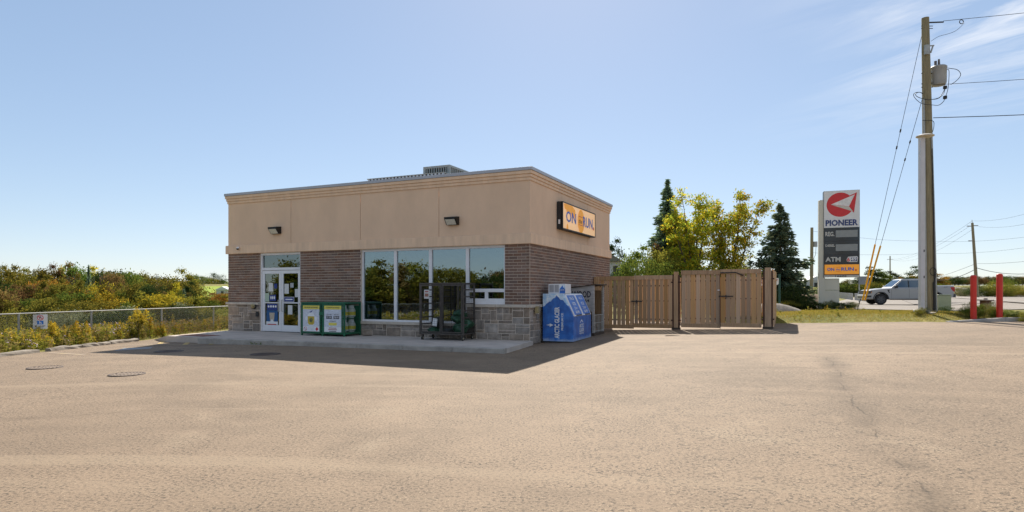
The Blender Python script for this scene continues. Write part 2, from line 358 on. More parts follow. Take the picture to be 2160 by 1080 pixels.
def axis(parts):
    out = []
    for a, b, st in parts: out += list(np.arange(a, b-1e-6, st))
    out.append(parts[-1][1]); return out
gx = axis([(-2500,-500,400),(-500,-100,50),(-100,-30,5),(-30,-16,1.5),(-16,-11,.5),(-11,8.5,2.5),(8.5,24,.5),(24,60,2),(60,120,6),(120,500,40),(500,2500,400)])
gy = axis([(-500,-60,80),(-60,-40,10),(-40,10,4),(10,36,.5),(36,80,2),(80,300,10),(300,1000,70),(1000,3500,500)])
V = np.array([(x, y, T(x, y)) for y in gy for x in gx]); nx = len(gx)
F = np.array([(j*nx+i, j*nx+i+1, (j+1)*nx+i+1, (j+1)*nx+i) for j in range(len(gy)-1) for i in range(nx-1)])
me = npmesh('ground', V, F, M_GROUND); me.polygons.foreach_set('use_smooth', [True]*len(me.polygons))
tag(link('ground', me), kind='structure')
def sheet(name, xs, ylo, yhi, zf, m, rows=24):
    V = []; 
    for x in xs:
        a, b = ylo(x), yhi(x)
        for k in range(rows+1): y = a+(b-a)*k/rows; V.append((x, y, zf(x, y)))
    n = rows+1; F = [(i*n+k, (i+1)*n+k, (i+1)*n+k+1, i*n+k+1) for i in range(len(xs)-1) for k in range(rows)]
    me = npmesh(name, np.array(V, float), np.array(F), m); me.polygons.foreach_set('use_smooth', [True]*len(me.polygons))
    return tag(link(name, me), kind='structure')
# the lot: columns in x; a wobbling broken edge along the grass
wob = lambda x: .10*math.sin(x*3.1)+.07*math.sin(x*7.7+1)+.05*math.sin(x*17.3)
def lot():
    xs = sorted(set([round(v, 3) for v in list(np.arange(-18, 8.9, .5))+[8.98, 9.0]+list(np.arange(9.1, 15.2, .12))+list(np.arange(15.2, 70, 2.))+[.5, 14.]]))
    V = []; rows = 60; n = rows+1
    for x in xs:
        b = back_edge(x)+(wob(x) if 9 <= x < 15 else 0); a = -45
        for k in range(n):
            t = k/rows; y = a+(b-a)*t
            xx = max(x, left_edge(y)) if x < -10 else x
            V.append((xx, y, lotz(xx)))
    F = [(i*n+k, (i+1)*n+k, (i+1)*n+k+1, i*n+k+1) for i in range(len(xs)-1) for k in range(rows)]
    me = npmesh('parking_lot', np.array(V, float), np.array(F), M_LOT)
    tag(link('parking_lot', me), kind='structure')
lot()
# driveway, gravel shoulder and the road beyond (running along direction (.51,.86))
def strip(name, c0, c1, y0, y1, dz, m, st=4):
    ys = list(np.arange(y0, y1, st))+[y1]; V = []
    for y in ys:
        for k in range(5): x = c0+(c1-c0)*k/4+.59*y; V.append((x, y, T(x, y)+dz))
    F = [(j*5+k, j*5+k+1, (j+1)*5+k+1, (j+1)*5+k) for j in range(len(ys)-1) for k in range(4)]
    tag(link(name, npmesh(name, np.array(V, float), np.array(F), m)), kind='structure')
def drive_front(x):
    if x < 17.5: return 999
    if x < 19.5: return 36+(19.5-x)*2
    return max(back_edge(x)+3.4, 36-(x-19.5)*3.2)
sheet('driveway', [17.8, 18.6]+list(np.arange(19.5, 64, .75)), drive_front, lambda x: max(drive_front(x)+1, min(95, (x+4.5)/.59)), lambda x, y: T(x, y)+.035, M_ROAD, 40)
strip('gravel_shoulder', 2.5, 8.2, 40, 150, .06, M_GRAVEL)
strip('road', 8.0, 20.5, 28, 420, .09, M_ROAD)
strip('far_shoulder', 20.4, 22.5, 28, 420, .06, M_GRAVEL)
M_WHITELINE = mat('worn_white_paint', (.62, .60, .55), .8, .3, 5)
for c in (8.7, 19.7): strip('painted_line', c, c+.14, 28, 200, .098, M_WHITELINE)

# ------------------------------------------------------------------ the store: local x along the front (right end = 0), y inwards, z from the pavement
SO = Vector((.51, 17.85, .12)); SROT = math.atan2(-.4131, .9107)
def S(x, y, z=0):
    c, s = math.cos(SROT), math.sin(SROT); return Vector((SO.x+x*c-y*s, SO.y+x*s+y*c, SO.z+z))
W, D = 11.9, 8.4
M_EIFS = mat('tan_stucco', (.75, .525, .36), .9, .08, .9, .35, 120, bdist=.004, stretch=(1.2, 1.2, .7), detail=7)
M_EIFS2 = mat('tan_stucco_trim', (.78, .55, .375), .9, .11, 1.8, .3, 120, bdist=.004, stretch=(3, 3, .5), detail=7)
M_MORTAR = mat('mortar', (.62, .52, .43), .95, .15, 12, .3, 60)
M_BRICK = mat('brown_brick', (.205, .124, .09), .9, .25, 14, .35, 70, rnd=.24)
M_BRICKI = mat('brown_brick_rows', (.205, .124, .09), .9, .25, 14, .35, 70, rnd=.24, island=True)
M_STONE = mat('ledge_stone', (.28, .225, .18), .9, .35, 5, .6, 18, rnd=.35)
M_STONEI = mat('ledge_stone_rows', (.28, .225, .18), .9, .35, 5, .6, 18, rnd=.35, island=True)
M_SILL = mat('cut_stone_sill', (.52, .45, .37), .85, .15, 4, .3, 40)
M_FLASH = mat('grey_flashing', (.42, .42, .45), .45, .06, 1, metal=.3)
M_ALU = mat('white_aluminium', (.78, .77, .78), .45, .06, 2)
M_GLASS = glassmat('window_glass', (.42, .46, .44), .28, reflcol=(.62, .74, .80))
M_DGLASS = glassmat('door_glass', (.35, .38, .36), .26, reflcol=(.55, .62, .62))
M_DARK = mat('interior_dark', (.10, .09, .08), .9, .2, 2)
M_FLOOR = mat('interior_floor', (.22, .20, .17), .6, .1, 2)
M_BLACKM = mat('black_metal', (.02, .02, .022), .5, .2, 6)
store = thing('store_building', 'single-storey convenience store with tan stucco top, brown brick and stone base', 'building', SO, SROT)
t_ = .24
def wallseg(name, m, segs):
    b = MB()
    for s in segs: b.box(*s)
    return b.build(name, m, store)
# openings on the front: window -5.94..-.788, door -10.35..-8.50
ZB = 2.774
wallseg('wall', M_MORTAR, [(-W,-10.35,.0,t_,-.1,ZB), (-8.50,-5.94,.0,t_,-.1,ZB), (-.788,0,.0,t_,-.1,ZB), (-2.056,-.788,.0,t_,-.1,1.03), (-5.94,-2.056,.0,t_,-.1,.45),
     (-t_,0,t_,D-t_,-.1,ZB), (-W,-W+t_,t_,D-t_,-.1,ZB), (-W,0,D-t_,D,-.1,ZB)])
b = MB(); b.box(-W+t_,-t_,t_,D-t_,-.1,.005); b.box(-10.35,-8.5,-.0,t_,-.1,.004); b.build('floor', M_FLOOR, store)
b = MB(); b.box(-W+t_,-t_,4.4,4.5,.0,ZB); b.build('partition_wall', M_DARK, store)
# upper part
def ring(b, do, di, z0, z1):
    x0, x1, y0, y1 = -W-do, do, -do, D+do; a0, a1, c0, c1 = -W+di, -di, di, D-di
    o = [(x0,y0),(x1,y0),(x1,y1),(x0,y1)]; i = [(a0,c0),(a1,c0),(a1,c1),(a0,c1)]
    vs = [(*p, z0) for p in o]+[(*p, z1) for p in o]+[(*p, z0) for p in i]+[(*p, z1) for p in i]; fs = []
    for k in range(4):
        n = (k+1) % 4; fs += [(k,n,4+n,4+k),(8+k,12+k,12+n,8+n),(4+k,4+n,12+n,12+k),(k,8+k,8+n,n)]
    b.add(vs, fs); return b
b = MB(); b.box(-W+.02,-.02,.02,D-.02,ZB+.002,4.3); b.build('upper_wall_core', mat('joint_tan', (.40, .27, .18), .95, .1, 3), store)  # core in a darker tan, seen through the panel joints
b = MB(); ring(b, .07, .05, ZB, 3.075); b.build('band_course', M_EIFS2, store, bevel=.012)
panel_z = (3.082, 4.59)
xsj = [0, 3.01, 5.97, 8.92, W]
for i in range(4):
    b = MB(); g = .008; b.box(-xsj[i+1]+(g if i < 3 else 0), -xsj[i]-(g if i > 0 else 0), 0, .06, *panel_z); b.build('stucco_panel', M_EIFS, store)
ysj = [.06, 2.69, 5.43, D-.06]
for i in range(3):
    b = MB(); b.box(-.06, 0, ysj[i]+(.008 if i else .001), ysj[i+1]-(.008 if i < 2 else .001), *panel_z); b.build('stucco_panel', M_EIFS, store)
b = MB(); b.box(-W,-W+.06,.061,D-.061,*panel_z); b.build('stucco_panel', M_EIFS, store)
b = MB(); b.box(-W,0,D-.06,D,*panel_z); b.build('stucco_panel', M_EIFS, store)
b = MB(); ring(b, .03, .2, 4.592, 4.68); ring(b, .055, .2, 4.681, 4.77); ring(b, .085, .2, 4.771, 4.868); b.build('cornice', M_EIFS2, store, bevel=.012)
b = MB(); ring(b, .105, .22, 4.87, 4.962); b.build('roof_flashing', M_FLASH, store, bevel=.006)
b = MB(); b.box(-W+.2,-.2,.2,D-.2,4.302,4.33); b.build('roof', mat('roof_membrane', (.25,.25,.24), .9), store)
# bricks: 300 nearest as single pieces, the rest joined
BL, BH = .267, .0862
def brick_rows(u0, u1, z0=1.03, z1=ZB, start=0):
    out = []; n = int(round((z1-z0)/BH)); h = (z1-z0)/n
    for r in range(n):
        x = u0-(BL*.5 if (r+start) % 2 else 0)
        while x < u1-.02:
            a, c = max(u0, x)+.007, min(u1, x+BL)-.007
            if c-a > .03: out.append((a, c, z0+r*h+.0075, z0+(r+1)*h-.0075))
            x += BL
    return out
front = [(abs(c+a)/2, a, c, z, w) for (s0, s1) in ((-.788, 0), (-8.50, -5.94), (-W, -10.35)) for (a, c, z, w) in brick_rows(s0, s1)]
vis = lambda q: not (-8.0 < (q[1]+q[2])/2 < -5.94 and q[4] < 1.06)
front.sort(key=lambda q: (not vis(q), q[0]))
b = MB(); b.box(-.5,.5,-.009,.02,-.5,.5); bm_ = b.mesh('brick', M_BRICK)
for q in front[:300]:
    o = link('brick', bm_, store, ((q[1]+q[2])/2, rng.uniform(-.0015, .0015), (q[3]+q[4])/2), 0, (q[2]-q[1], 1, q[4]-q[3]))
b = MB()
for q in front[300:]: b.box(q[1], q[2], -.009, .02, q[3], q[4])
for a, c, z, w in brick_rows(.012, D, start=1):
    d = rng.uniform(.0075, .0105); b.box(-.02, d, a, c, z, w)
for a, c, z, w in brick_rows(.25, D, start=1): b.box(-W-.009, -W+.02, a, c, z, w)
tag(b.build('brick_courses', M_BRICKI, store), kind='stuff')
# random ashlar stones
def ashlar(u0, u1, z0, z1, seed):
    r = random.Random(seed); ch = .095; nz = max(1, int(round((z1-z0)/ch))); ch = (z1-z0)/nz; cw = .05; nu = max(2, int(round((u1-u0)/cw))); cw = (u1-u0)/nu
    occ = [[0]*nu for _ in range(nz)]; out = []
    for j in range(nz):
        for i in range(nu):
            if occ[j][i]: continue
            w = r.choice([4, 5, 6, 7, 9, 11]); h = r.choice([1, 1, 2, 2, 2, 3]); h = min(h, nz-j)
            k = 0
            while k < w and i+k < nu and not occ[j][i+k]: k += 1
            w = k
            if i+w < nu and nu-(i+w) < 3 and not any(occ[j][i+w:nu]): w = nu-i
            while h > 1 and any(occ[j+q][i+p] for q in range(h) for p in range(w)): h -= 1
            for q in range(h):
                for p in range(w): occ[j+q][i+p] = 1
            out.append((u0+i*cw, u0+(i+w)*cw, z0+j*ch, z0+(j+h)*ch))
    return out
def stone_mesh(b, a, c, z, w, r, f):
    """uneven split face: f maps (u, depth, z)"""
    g = .010; d = r.uniform(.008, .028); a += g; c -= g; z += g; w -= g; k = .012
    j = lambda: r.uniform(-.005, .005)
    vs = [f(a,.0,z), f(c,.0,z), f(c,.0,w), f(a,.0,w), f(a+k+j(), d+j(), z+k+j()), f(c-k+j(), d+j(), z+k+j()), f(c-k+j(), d+j(), w-k+j()), f(a+k+j(), d+j(), w-k+j()), f((a+c)/2, d+.006, (z+w)/2)]
    b.add(vs, [(0,1,5,4),(1,2,6,5),(2,3,7,6),(3,0,4,7),(4,5,8),(5,6,8),(6,7,8),(7,4,8)])
fr_ = lambda u, d, z: (u, -d-.001, z); sd_ = lambda u, d, z: (d+.001, u, z)
r_ = random.Random(3)
for (s0, s1, z1, sd) in ((-2.056, 0, .95, 11), (-5.94, -2.056, .37, 5), (-8.50, -5.94, .95, 8), (-W, -10.35, .95, 14)):
    for (a, c, z, w) in ashlar(s0, s1, 0, z1, sd):
        b = MB(); stone_mesh(b, a, c, z, w, r_, fr_); b.build('stone', M_STONE, store)
b = MB()
for (a, c, z, w) in ashlar(0, D, -.1, .95, 21):
    if c < 1.25:
        q = MB(); stone_mesh(q, a, c, z, w, r_, sd_); q.build('stone', M_STONE, store)
    else: stone_mesh(b, a, c, z, w, r_, sd_)
tag(b.build('stone_courses', M_STONEI, store), kind='stuff')
# sills
def sill(x0, x1, z0, z1, n):
    for k in range(n):
        b = MB(); b.bbox(x0+(x1-x0)*k/n+.003, x0+(x1-x0)*(k+1)/n-.003, -.075, .02, z0, z1, .01); b.build('sill_stone', M_SILL, store)
sill(-2.056, -.07, .951, 1.029, 2); sill(-8.50, -5.945, .951, 1.029, 2); sill(-W-.07, -10.36, .951, 1.029, 1); sill(-5.94, -2.06, .371, .449, 3)
for k in range(5):
    b = MB(); y0, y1 = -.075+k*(D+.075)/5, -.075+(k+1)*(D+.075)/5; b.bbox(-.069 if k == 0 else -.02, .075, y0+.003, y1-.003, .951, 1.029, .01); b.build('sill_stone', M_SILL, store)
# windows: four bays
def window_bay(x0, x1, z0, z1, low=False):
    b = MB(); fw = .05; y0, y1 = .05, .15
    b.box(x0, x0+fw, y0, y1, z0, z1); b.box(x1-fw, x1, y0, y1, z0, z1); b.box(x0+fw, x1-fw, y0, y1, z0, z0+.06); b.box(x0+fw, x1-fw, y0, y1, z1-.05, z1)
    if low:      # transfer-hatch panel below the right pane
        b.box(x0+fw, x1-fw, y0+.004, y1, z0+.06, z0+.17); b.box(x0+fw, x1-fw, y0+.004, y1, z0+.36, z0+.46); b.box((x0+x1)/2-.05, (x0+x1)/2+.05, y0+.004, y1, z0+.17, z0+.36)
    w = b.build('window', M_ALU, store, bevel=.004)
    zz = z0+.46 if low else z0+.06
    q = MB(); q.box(x0+fw, x1-fw, .095, .105, zz, z1-.05); q.build('pane', M_GLASS, w)
    if low:
        for a, c in ((x0+fw, (x0+x1)/2-.05), ((x0+x1)/2+.05, x1-fw)):
            q = MB(); q.box(a, c, .095, .105, z0+.17, z0+.36); q.build('pane', M_GLASS, w)
    else:
        for k in range(9):
            x = x0+fw+(x1-x0-2*fw)*(k+.5)/9; q = MB(); q.tube((x, .26, z0), (x, .26, z0+.78), .009, n=5); q.build('window_bar', M_BLACKM, w)
        q = MB(); q.tube((x0, .26, z0+.78), (x1, .26, z0+.78), .011, n=5); q.build('window_bar', M_BLACKM, w)
mull = [-5.94, -4.645, -3.348, -2.056, -.788]
for i in range(4):
    window_bay(mull[i]+.001, mull[i+1]-.001, 1.032 if i == 3 else .452, 2.745, i == 3)
b = MB(); b.box(-5.94,-.788,.03,.2,2.746,ZB-.001); b.build('window_head', M_ALU, store)
# entrance
b = MB(); b.box(-10.349,-10.29,.04,.17,.005,2.745); b.box(-8.56,-8.501,.04,.17,.005,2.745); b.box(-10.29,-8.56,.04,.17,2.16,2.25); b.box(-10.29,-8.56,.04,.17,2.69,2.745); b.box(-10.35,-8.5,.03,.2,2.746,ZB-.001)
dfm = b.build('door_frame', M_ALU, store, bevel=.004)
q = MB(); q.box(-10.29,-8.56,.1,.11,2.25,2.69); q.build('pane', M_DGLASS, dfm)
def door(x0, x1, hx):
    b = MB(); w = .095; y0, y1 = .06, .11
    b.box(x0, x0+w, y0, y1, .02, 2.15); b.box(x1-w, x1, y0, y1, .02, 2.15); b.box(x0+w, x1-w, y0, y1, .02, .24); b.box(x0+w, x1-w, y0, y1, 2.04, 2.15); b.box(x0+w, x1-w, y0+.005, y1-.005, 1.0, 1.04)
    d = b.build('door', M_ALU, store, bevel=.004)
    for z0, z1 in ((.24, 1.0), (1.04, 2.04)):
        q = MB(); q.box(x0+w, x1-w, .082, .09, z0, z1); q.build('pane', M_DGLASS, d)
    q = MB(); q.path([(hx,.06,.72),(hx,.0,.72),(hx,.0,1.12),(hx,.06,1.12)], .014, 8); q.build('handle', mat('steel', (.5,.5,.5), .3, .05, 3, metal=.9), d, smooth=True)
door(-10.285, -9.43, -9.5); door(-9.42, -8.565, -9.35)
# interior seen dimly through the glass
M_SHELF = mat('shelf_grey', (.35, .34, .32), .6, .15, 3)
def shelf(x, y, w, h, label, cols):
    s = thing('shelf_unit', label, 'shelf', S(x, y, .006), SROT); b = MB(); b.box(-w/2, w/2, .17, .2, 0, h)
    for k in range(5): b.box(-w/2, w/2, -.18, .169, .05+k*(h-.1)/5, .08+k*(h-.1)/5)
    b.build('rack', M_SHELF, s)
    r = random.Random(int(x*77)); b = MB()
    for k in range(5):
        xx = -w/2+.03
        while xx < w/2-.15:
            ww = r.uniform(.07, .16); b.cur = r.randrange(len(cols)); b.box(xx, xx+ww-.01, -.15, .1, .081+k*(h-.1)/5, .081+k*(h-.1)/5+r.uniform(.1, .2)); xx += ww
    tag(b.build('goods', cols, s), kind='stuff')
pc = [mat('pack_'+n, c, .5, .1, 5) for n, c in (('red', (.4,.04,.03)), ('yellow', (.6,.42,.04)), ('blue', (.04,.12,.4)), ('white', (.6,.6,.58)), ('green', (.05,.25,.08)))]
shelf(-4.6, 2.3, 2.0, 1.4, 'grey shop shelf of packets behind the second window from the door', pc)
shelf(-2.1, 2.6, 2.0, 1.5, 'grey shop shelf of packets behind the window with the hatch', pc)
shelf(-9.6, 3.3, 1.5, 1.6, 'grey shop shelf of packets behind the glass doors', pc)
o = MB().box(-.55, .55, -.25, .25, 0, .58).build('display_bin', mat('display_blue', (.03,.10,.42), .5, .15, 6), None, bevel=.03); o.location = S(-5.3, .75, .006); o.rotation_euler[2] = SROT
tag(o, 'low blue display bin inside the window next to the green cage', 'bin')
b = MB(); b.path([(.17*math.cos(k*math.pi/12), 0, .22+.17*math.sin(k*math.pi/12)) for k in range(25)], .055, 8); o = b.build('inflatable_ring', mat('ring_yellow', (.75,.55,.16), .5, .1, 4), None, smooth=True)
o.location = S(-4.98, .42, .006); o.rotation_euler[2] = SROT; tag(o, 'yellow ring standing inside the window beside the blue bin', 'ring')

# ------------------------------------------------------------------ pavement in front of the store
def pavement():
    P = lambda x, y, z: tuple(S(x, y, z)); zl = -.215
    top = [P(.42,-2.47,0), P(.1,.0,0), P(-11.3,.0,0), P(-11.3,-2.9,0), P(-W-.02,.0,0), P(-12.7,-2.3,-.195), P(-W-1.3,-1.2,-.2), P(-W-1.3,1.4,-.18), P(-W-.02,1.4,-.02)]
    bot = [(x, y, -.3) for x, y, z in top]; n = len(top); rim = [0,1,2,4,8,7,6,5,3]
    fs = [(0,1,2,3), (3,2,4), (3,4,5), (5,4,6), (6,4,8,7)]+[(rim[k], n+rim[k], n+rim[(k+1)%9], rim[(k+1)%9]) for k in range(9)]
    o = tag(MB().add(top+bot, fs).build('sidewalk', M_CONC), kind='structure')
    fr = [(.42,-2.47), (-9.6,-3.0)]; n = 7; dx = (fr[1][0]-fr[0][0])/n; dy = (fr[1][1]-fr[0][1])/n
    for k in range(n):
        p0 = S(fr[0][0]+dx*k-.006, fr[0][1]+dy*k, 0); p1 = S(fr[0][0]+dx*(k+1)+.006, fr[0][1]+dy*(k+1), 0)
        d = (p1-p0).normalized(); nn = Vector((-d.y, d.x, 0)); nn = nn if nn.dot(S(0,-1)-S(0,0)) > 0 else -nn
        b = MB(); z0, z1 = -.25, .006+rng.uniform(-.004, .004)
        prof = [(-.01, z0), (.16, z0), (.15, z1-.02), (.13, z1), (-.01, z1)]
        b.prism(prof, p0, nn, (0,0,1), p1-p0); c = b.build('kerb_block', M_KERB, o); 
pavement()
# ------------------------------------------------------------------ things on and around the store
def sthing(name, label, cat, x, y, z, rot=0, group=None): return thing(name, label, cat, S(x, y, z), SROT+rot, group)
M_BRONZE = mat('dark_bronze', (.022, .02, .018), .45, .15, 5, metal=.4)
M_LENS = mat('lamp_lens', (.62, .60, .52), .25, .12, 20)
def wall_lamp(x, z, label):
    t = sthing('wall_lamp', label, 'lamp', x, 0, z, group='wall lamps on the stucco front')
    b = MB(); b.prism([(0,-.13),(-.10,-.13),(-.24,.05),(-.24,.1),(0,.13)], (-.2,-.002,0), (0,1,0), (0,0,1), (.4,0,0)); b.build('housing', M_BRONZE, t, bevel=.012)
    b = MB(); n = Vector((0,-.18,-.14)).normalized(); 
    p = [(-.16,-.115,-.115),(.16,-.115,-.115),(.16,-.232,.032),(-.16,-.232,.032)]
    off = Vector((0,-.79,-.61))*.006
    b.prism([(0,0),(1,0),(1,1),(0,1)], Vector(p[0])+off, Vector(p[1])-Vector(p[0]), Vector(p[3])-Vector(p[0]), off*1.5); b.build('lens', M_LENS, t)
wall_lamp(-9.55, 3.545, 'dark wall lamp on the stucco above the entrance doors')
wall_lamp(-2.496, 3.54, 'dark wall lamp on the stucco above the long window')
t = sthing('security_camera', 'small dark dome camera on the band above the brick left of the doors', 'camera', -11.3, -.072, 2.99)
b = MB(); b.lathe([(.001,.0),(.05,.0),(.055,-.03),(.03,-.03)], (0,-.055,.0), 'z', 12); b.box(-.03,.03,-.055,0,-.02,.03); b.build('bracket', M_ALU, t)
b = MB(); b.lathe([(.05,-.031),(.045,-.06),(.02,-.08),(.001,-.083)], (0,-.055,0), 'z', 12); b.build('dome', M_BLACKM, t, smooth=True)
t = sthing('hose_connection', 'round brass hose connection on the stone beside the doors', 'connection', -10.62, -.03, .90)
b = MB(); b.lathe([(.001,-.10),(.05,-.10),(.055,-.06),(.08,-.055),(.085,.01),(.001,.01)], (0,0,0), 'y', 16); b.build('cap', mat('old_brass', (.42,.34,.18), .45, .2, 9, metal=.5), t, smooth=True)
b = MB(); b.lathe([(.085,-.02),(.115,-.02),(.115,.02),(.085,.02)], (0,0,0), 'y', 20); b.build('collar', M_BLACKM, t)
b = MB(); b.box(-.05,.05,-.05,0,-.09,.09); o = b.build('wall_box', M_BLACKM); o.location = S(-10.43, -.03, .62); o.rotation_euler[2] = SROT; tag(o, 'tiny black box on the stone next to the door jamb', 'box')
o = MB().box(-.06,.06,-.06,.06,-.1,.1).build('wall_tap', mat('old_brass', 0)); o.location = S(.11, .30, .88); o.rotation_euler[2] = SROT; tag(o, 'small metal tap box under the ledge at the corner of the store', 'tap')
# rooftop units
M_HVAC = mat('hvac_grey', (.30, .32, .31), .5, .1, 2, metal=.2)
t = sthing('rooftop_unit', 'tall grey slatted air-conditioning unit on the store roof', 'air conditioner', -5.05, 3.2, 4.33)
b = MB(); b.box(-.5,.5,.06,1.4,0,1.6); b.build('core', M_BLACKM, t)
b = MB(); b.box(-.56,.56,0,1.46,1.601,1.68); b.box(-.56,-.46,0,.1,0,1.6); b.box(.46,.56,0,.1,0,1.6); b.box(.46,.56,1.36,1.46,0,1.6); b.box(-.56,-.46,1.36,1.46,0,1.6); b.build('casing', M_HVAC, t)
for k in range(9):
    x = -.40+k*.1; b = MB(); b.box(x-.02,x+.02,.005,.05,0,1.6); b.build('slat', M_HVAC, t)
for k in range(9):
    y = .2+k*1.1/8; b = MB(); b.box(.505,.55,y-.025,y+.025,0,1.6); b.build('slat', M_HVAC, t)
t = sthing('rooftop_unit', 'low long grey slatted unit on the store roof next to the tall one', 'air conditioner', -6.0, 2.6, 4.33)
b = MB(); b.box(-1.65,1.6,.06,.5,0,1.27); b.build('core', M_BLACKM, t)
b = MB(); b.box(-1.7,1.65,0,.56,1.271,1.30); b.build('casing', M_HVAC, t)
for k in range(22):
    x = -1.62+k*3.2/21; b = MB(); b.box(x-.04,x+.04,.005,.05,0,1.27); b.build('slat', mat('galvanised', (.42,.47,.52), .4, .1, 2, metal=.3), t)
# lightbox sign on the side wall (faces local +x)
M_ORANGE = mat('sign_orange', (.86, .34, .035), .5, .05, 3, emit=.10)
M_PEACH = mat('sign_peach', (.86, .52, .26), .5, .1, 1.2, emit=.16)
M_AMBER = mat('sign_amber', (.80, .33, .02), .5, .05, 3, emit=.12)
M_NAVYL = mat('sign_blue', (.035, .115, .42), .5, .1, 3, emit=.05)
M_REDL = mat('sign_red', (.62, .03, .035), .5, .05, 3)
t = sthing('wall_sign', 'black-framed orange lightbox sign on the store side wall reading ON the RUN', 'sign', 0, 2.19, 3.395)
wS, hS = 3.54, .875
b = MB(); b.box(.01,.19,0,wS,0,hS); b.build('box', M_BLACKM, t)
b = MB(); b.box(.15,.212,0,.035,0,hS); b.box(.15,.212,wS-.035,wS,0,hS); b.box(.15,.212,.035,wS-.035,0,.035); b.box(.15,.212,.035,wS-.035,hS-.035,hS); b.build('frame', M_BLACKM, t)
b = MB(); b.box(.191,.200,.036,wS-.036,.036,hS-.036); b.build('face', M_PEACH, t)
def fplate(pts, m, name, d=.203, par=None):
    q = MB(); q.prism(pts, (d,0,0), (0,1,0), (0,0,1), (.0015,0,0)); return q.build(name, m, par or t)
fplate([(.12,.80),(.25,.83),(.95,.83),(1.25,.72),(1.22,.45),(1.05,.55),(.98,.40),(.82,.55),(.62,.62),(.40,.56),(.34,.66),(.2,.66)], M_AMBER, 'blob')
fplate(disc_pts(1.86,.42,.36,28,.40), M_AMBER, 'blob', .2034)
fplate([(.37,.04),(.55,.04),(.52,.16),(.45,.22),(.40,.15)], M_AMBER, 'blob')
def st(body, m, yc, zc, w, h, **k): return text(t, body, m, (.2065, yc, zc), w, h, R(90), **k)
st('ON', M_NAVYL, .82, .44, 1.0, .36, bold=.02); st('RUN', M_NAVYL, 2.62, .44, 1.12, .36, bold=.02)
st('the', mat('ink', (.03,.03,.05), .5, .05, 3), 1.78, .42, .36, .16, bold=.005, shear=.25)
for z in (.56, .28): 
    q = MB(); q.box(.2055,.2075,1.60,1.98,z,z+.02); q.build('rule', M_REDL, t)
fplate(disc_pts(3.30,.30,.06,14), M_REDL, 'dot', .205)
b = MB(); b.box(.06,.12,-.004,.0,.16,.30); b.build('sticker', M_ALU, t)

# notices on the doors (each a sheet on the glass)
def notice(name, label, x, z, w, h, col, cat='notice', extra=None):
    o = MB().box(-w/2, w/2, -.003, 0, 0, h).build(name, mat('paper_'+str(col), col, .6, .08, 12)); o.location = S(x, .078, z); o.rotation_euler[2] = SROT
    tag(o, label, cat)
    if extra: extra(o)
    return o
WHT = (.66,.66,.64); BLU = (.02,.045,.22)
M_INK = mat('ink', 0)
M_WP = mat('white_print', (.8,.8,.8), .6, .05, 5)
notice('paper_notice', 'white sheet high on the left door glass', -9.92, 1.42, .2, .30, WHT)
notice('sticker', 'small dark blue sticker beside the sheet on the left door', -9.70, 1.52, .14, .17, BLU, 'sticker')
notice('paper_notice', 'pale green sheet low on the left door glass above the push bar', -10.10, 1.06, .20, .30, (.42,.52,.40))
def tri(o):
    for k in (-.08, 0, .08): MB().prism(disc_pts(k, .12, .03, 12, .06), (0,-.0045,0), (1,0,0), (0,0,1), (0,.001,0)).build('figure_mark', M_WP, o)
notice('sticker', 'blue sticker with three white marks on the left door', -9.83, 1.08, .30, .22, BLU, 'sticker', tri)
def four(o):
    for k in (-.16, -.05, .06, .17): MB().prism(disc_pts(k, .13, .042, 14), (0,-.0045,0), (1,0,0), (0,0,1), (0,.001,0)).build('figure_mark', M_WP, o)
notice('poster', 'blue strip with four white discs under the push bar of the left door', -9.86, .76, .48, .22, BLU, 'poster', four)
def cupad(o):
    MB().box(-.27,.27,-.0045,-.0032,0,.11).build('red_stripe', M_WP, o)
    MB().prism([(-.09,.14),(.09,.14),(.12,.42),(-.12,.42)], (0,-.006,0), (1,0,0), (0,0,1), (0,.001,0)).build('cup_picture', mat('cup_tan', (.5,.42,.32), .6, .2, 12), o)
    MB().prism([(-.17,.02),(.17,.02),(.0,.2)], (0,-.008,0), (1,0,0), (0,0,1), (0,.001,0)).build('triangle_mark', M_WP, o)
    MB().box(-.2,.2,-.0095,-.0085,.0,.025).build('red_stripe', M_REDL, o)
notice('poster', 'dark blue drink poster with a cup low on the left door glass', -9.86, .25, .52, .50, (.02,.10,.25), 'poster', cupad)
notice('paper_notice', 'white sheet high on the right door glass', -9.19, 1.34, .2, .34, WHT)
notice('sticker', 'small square grey sticker near the top of the right door', -8.95, 1.55, .15, .16, (.40,.42,.44), 'sticker')
notice('paper_notice', 'sheet at the hinge edge of the right door glass', -8.74, 1.22, .15, .28, (.60,.61,.60))
o = notice('sticker', 'white-edged blue strip sticker across the right door above the bar', -9.08, 1.05, .46, .18, WHT, 'sticker')
MB().box(-.215,.215,-.0045,-.0032,.015,.165).build('blue_field', mat('blue_print', BLU, .5, .05, 5), o); MB().box(-.16,.16,-.0056,-.0046,.07,.11).build('print_line', M_WP, o)
notice('paper_notice', 'lone white sheet below the bar of the right door', -9.03, .62, .2, .32, WHT)

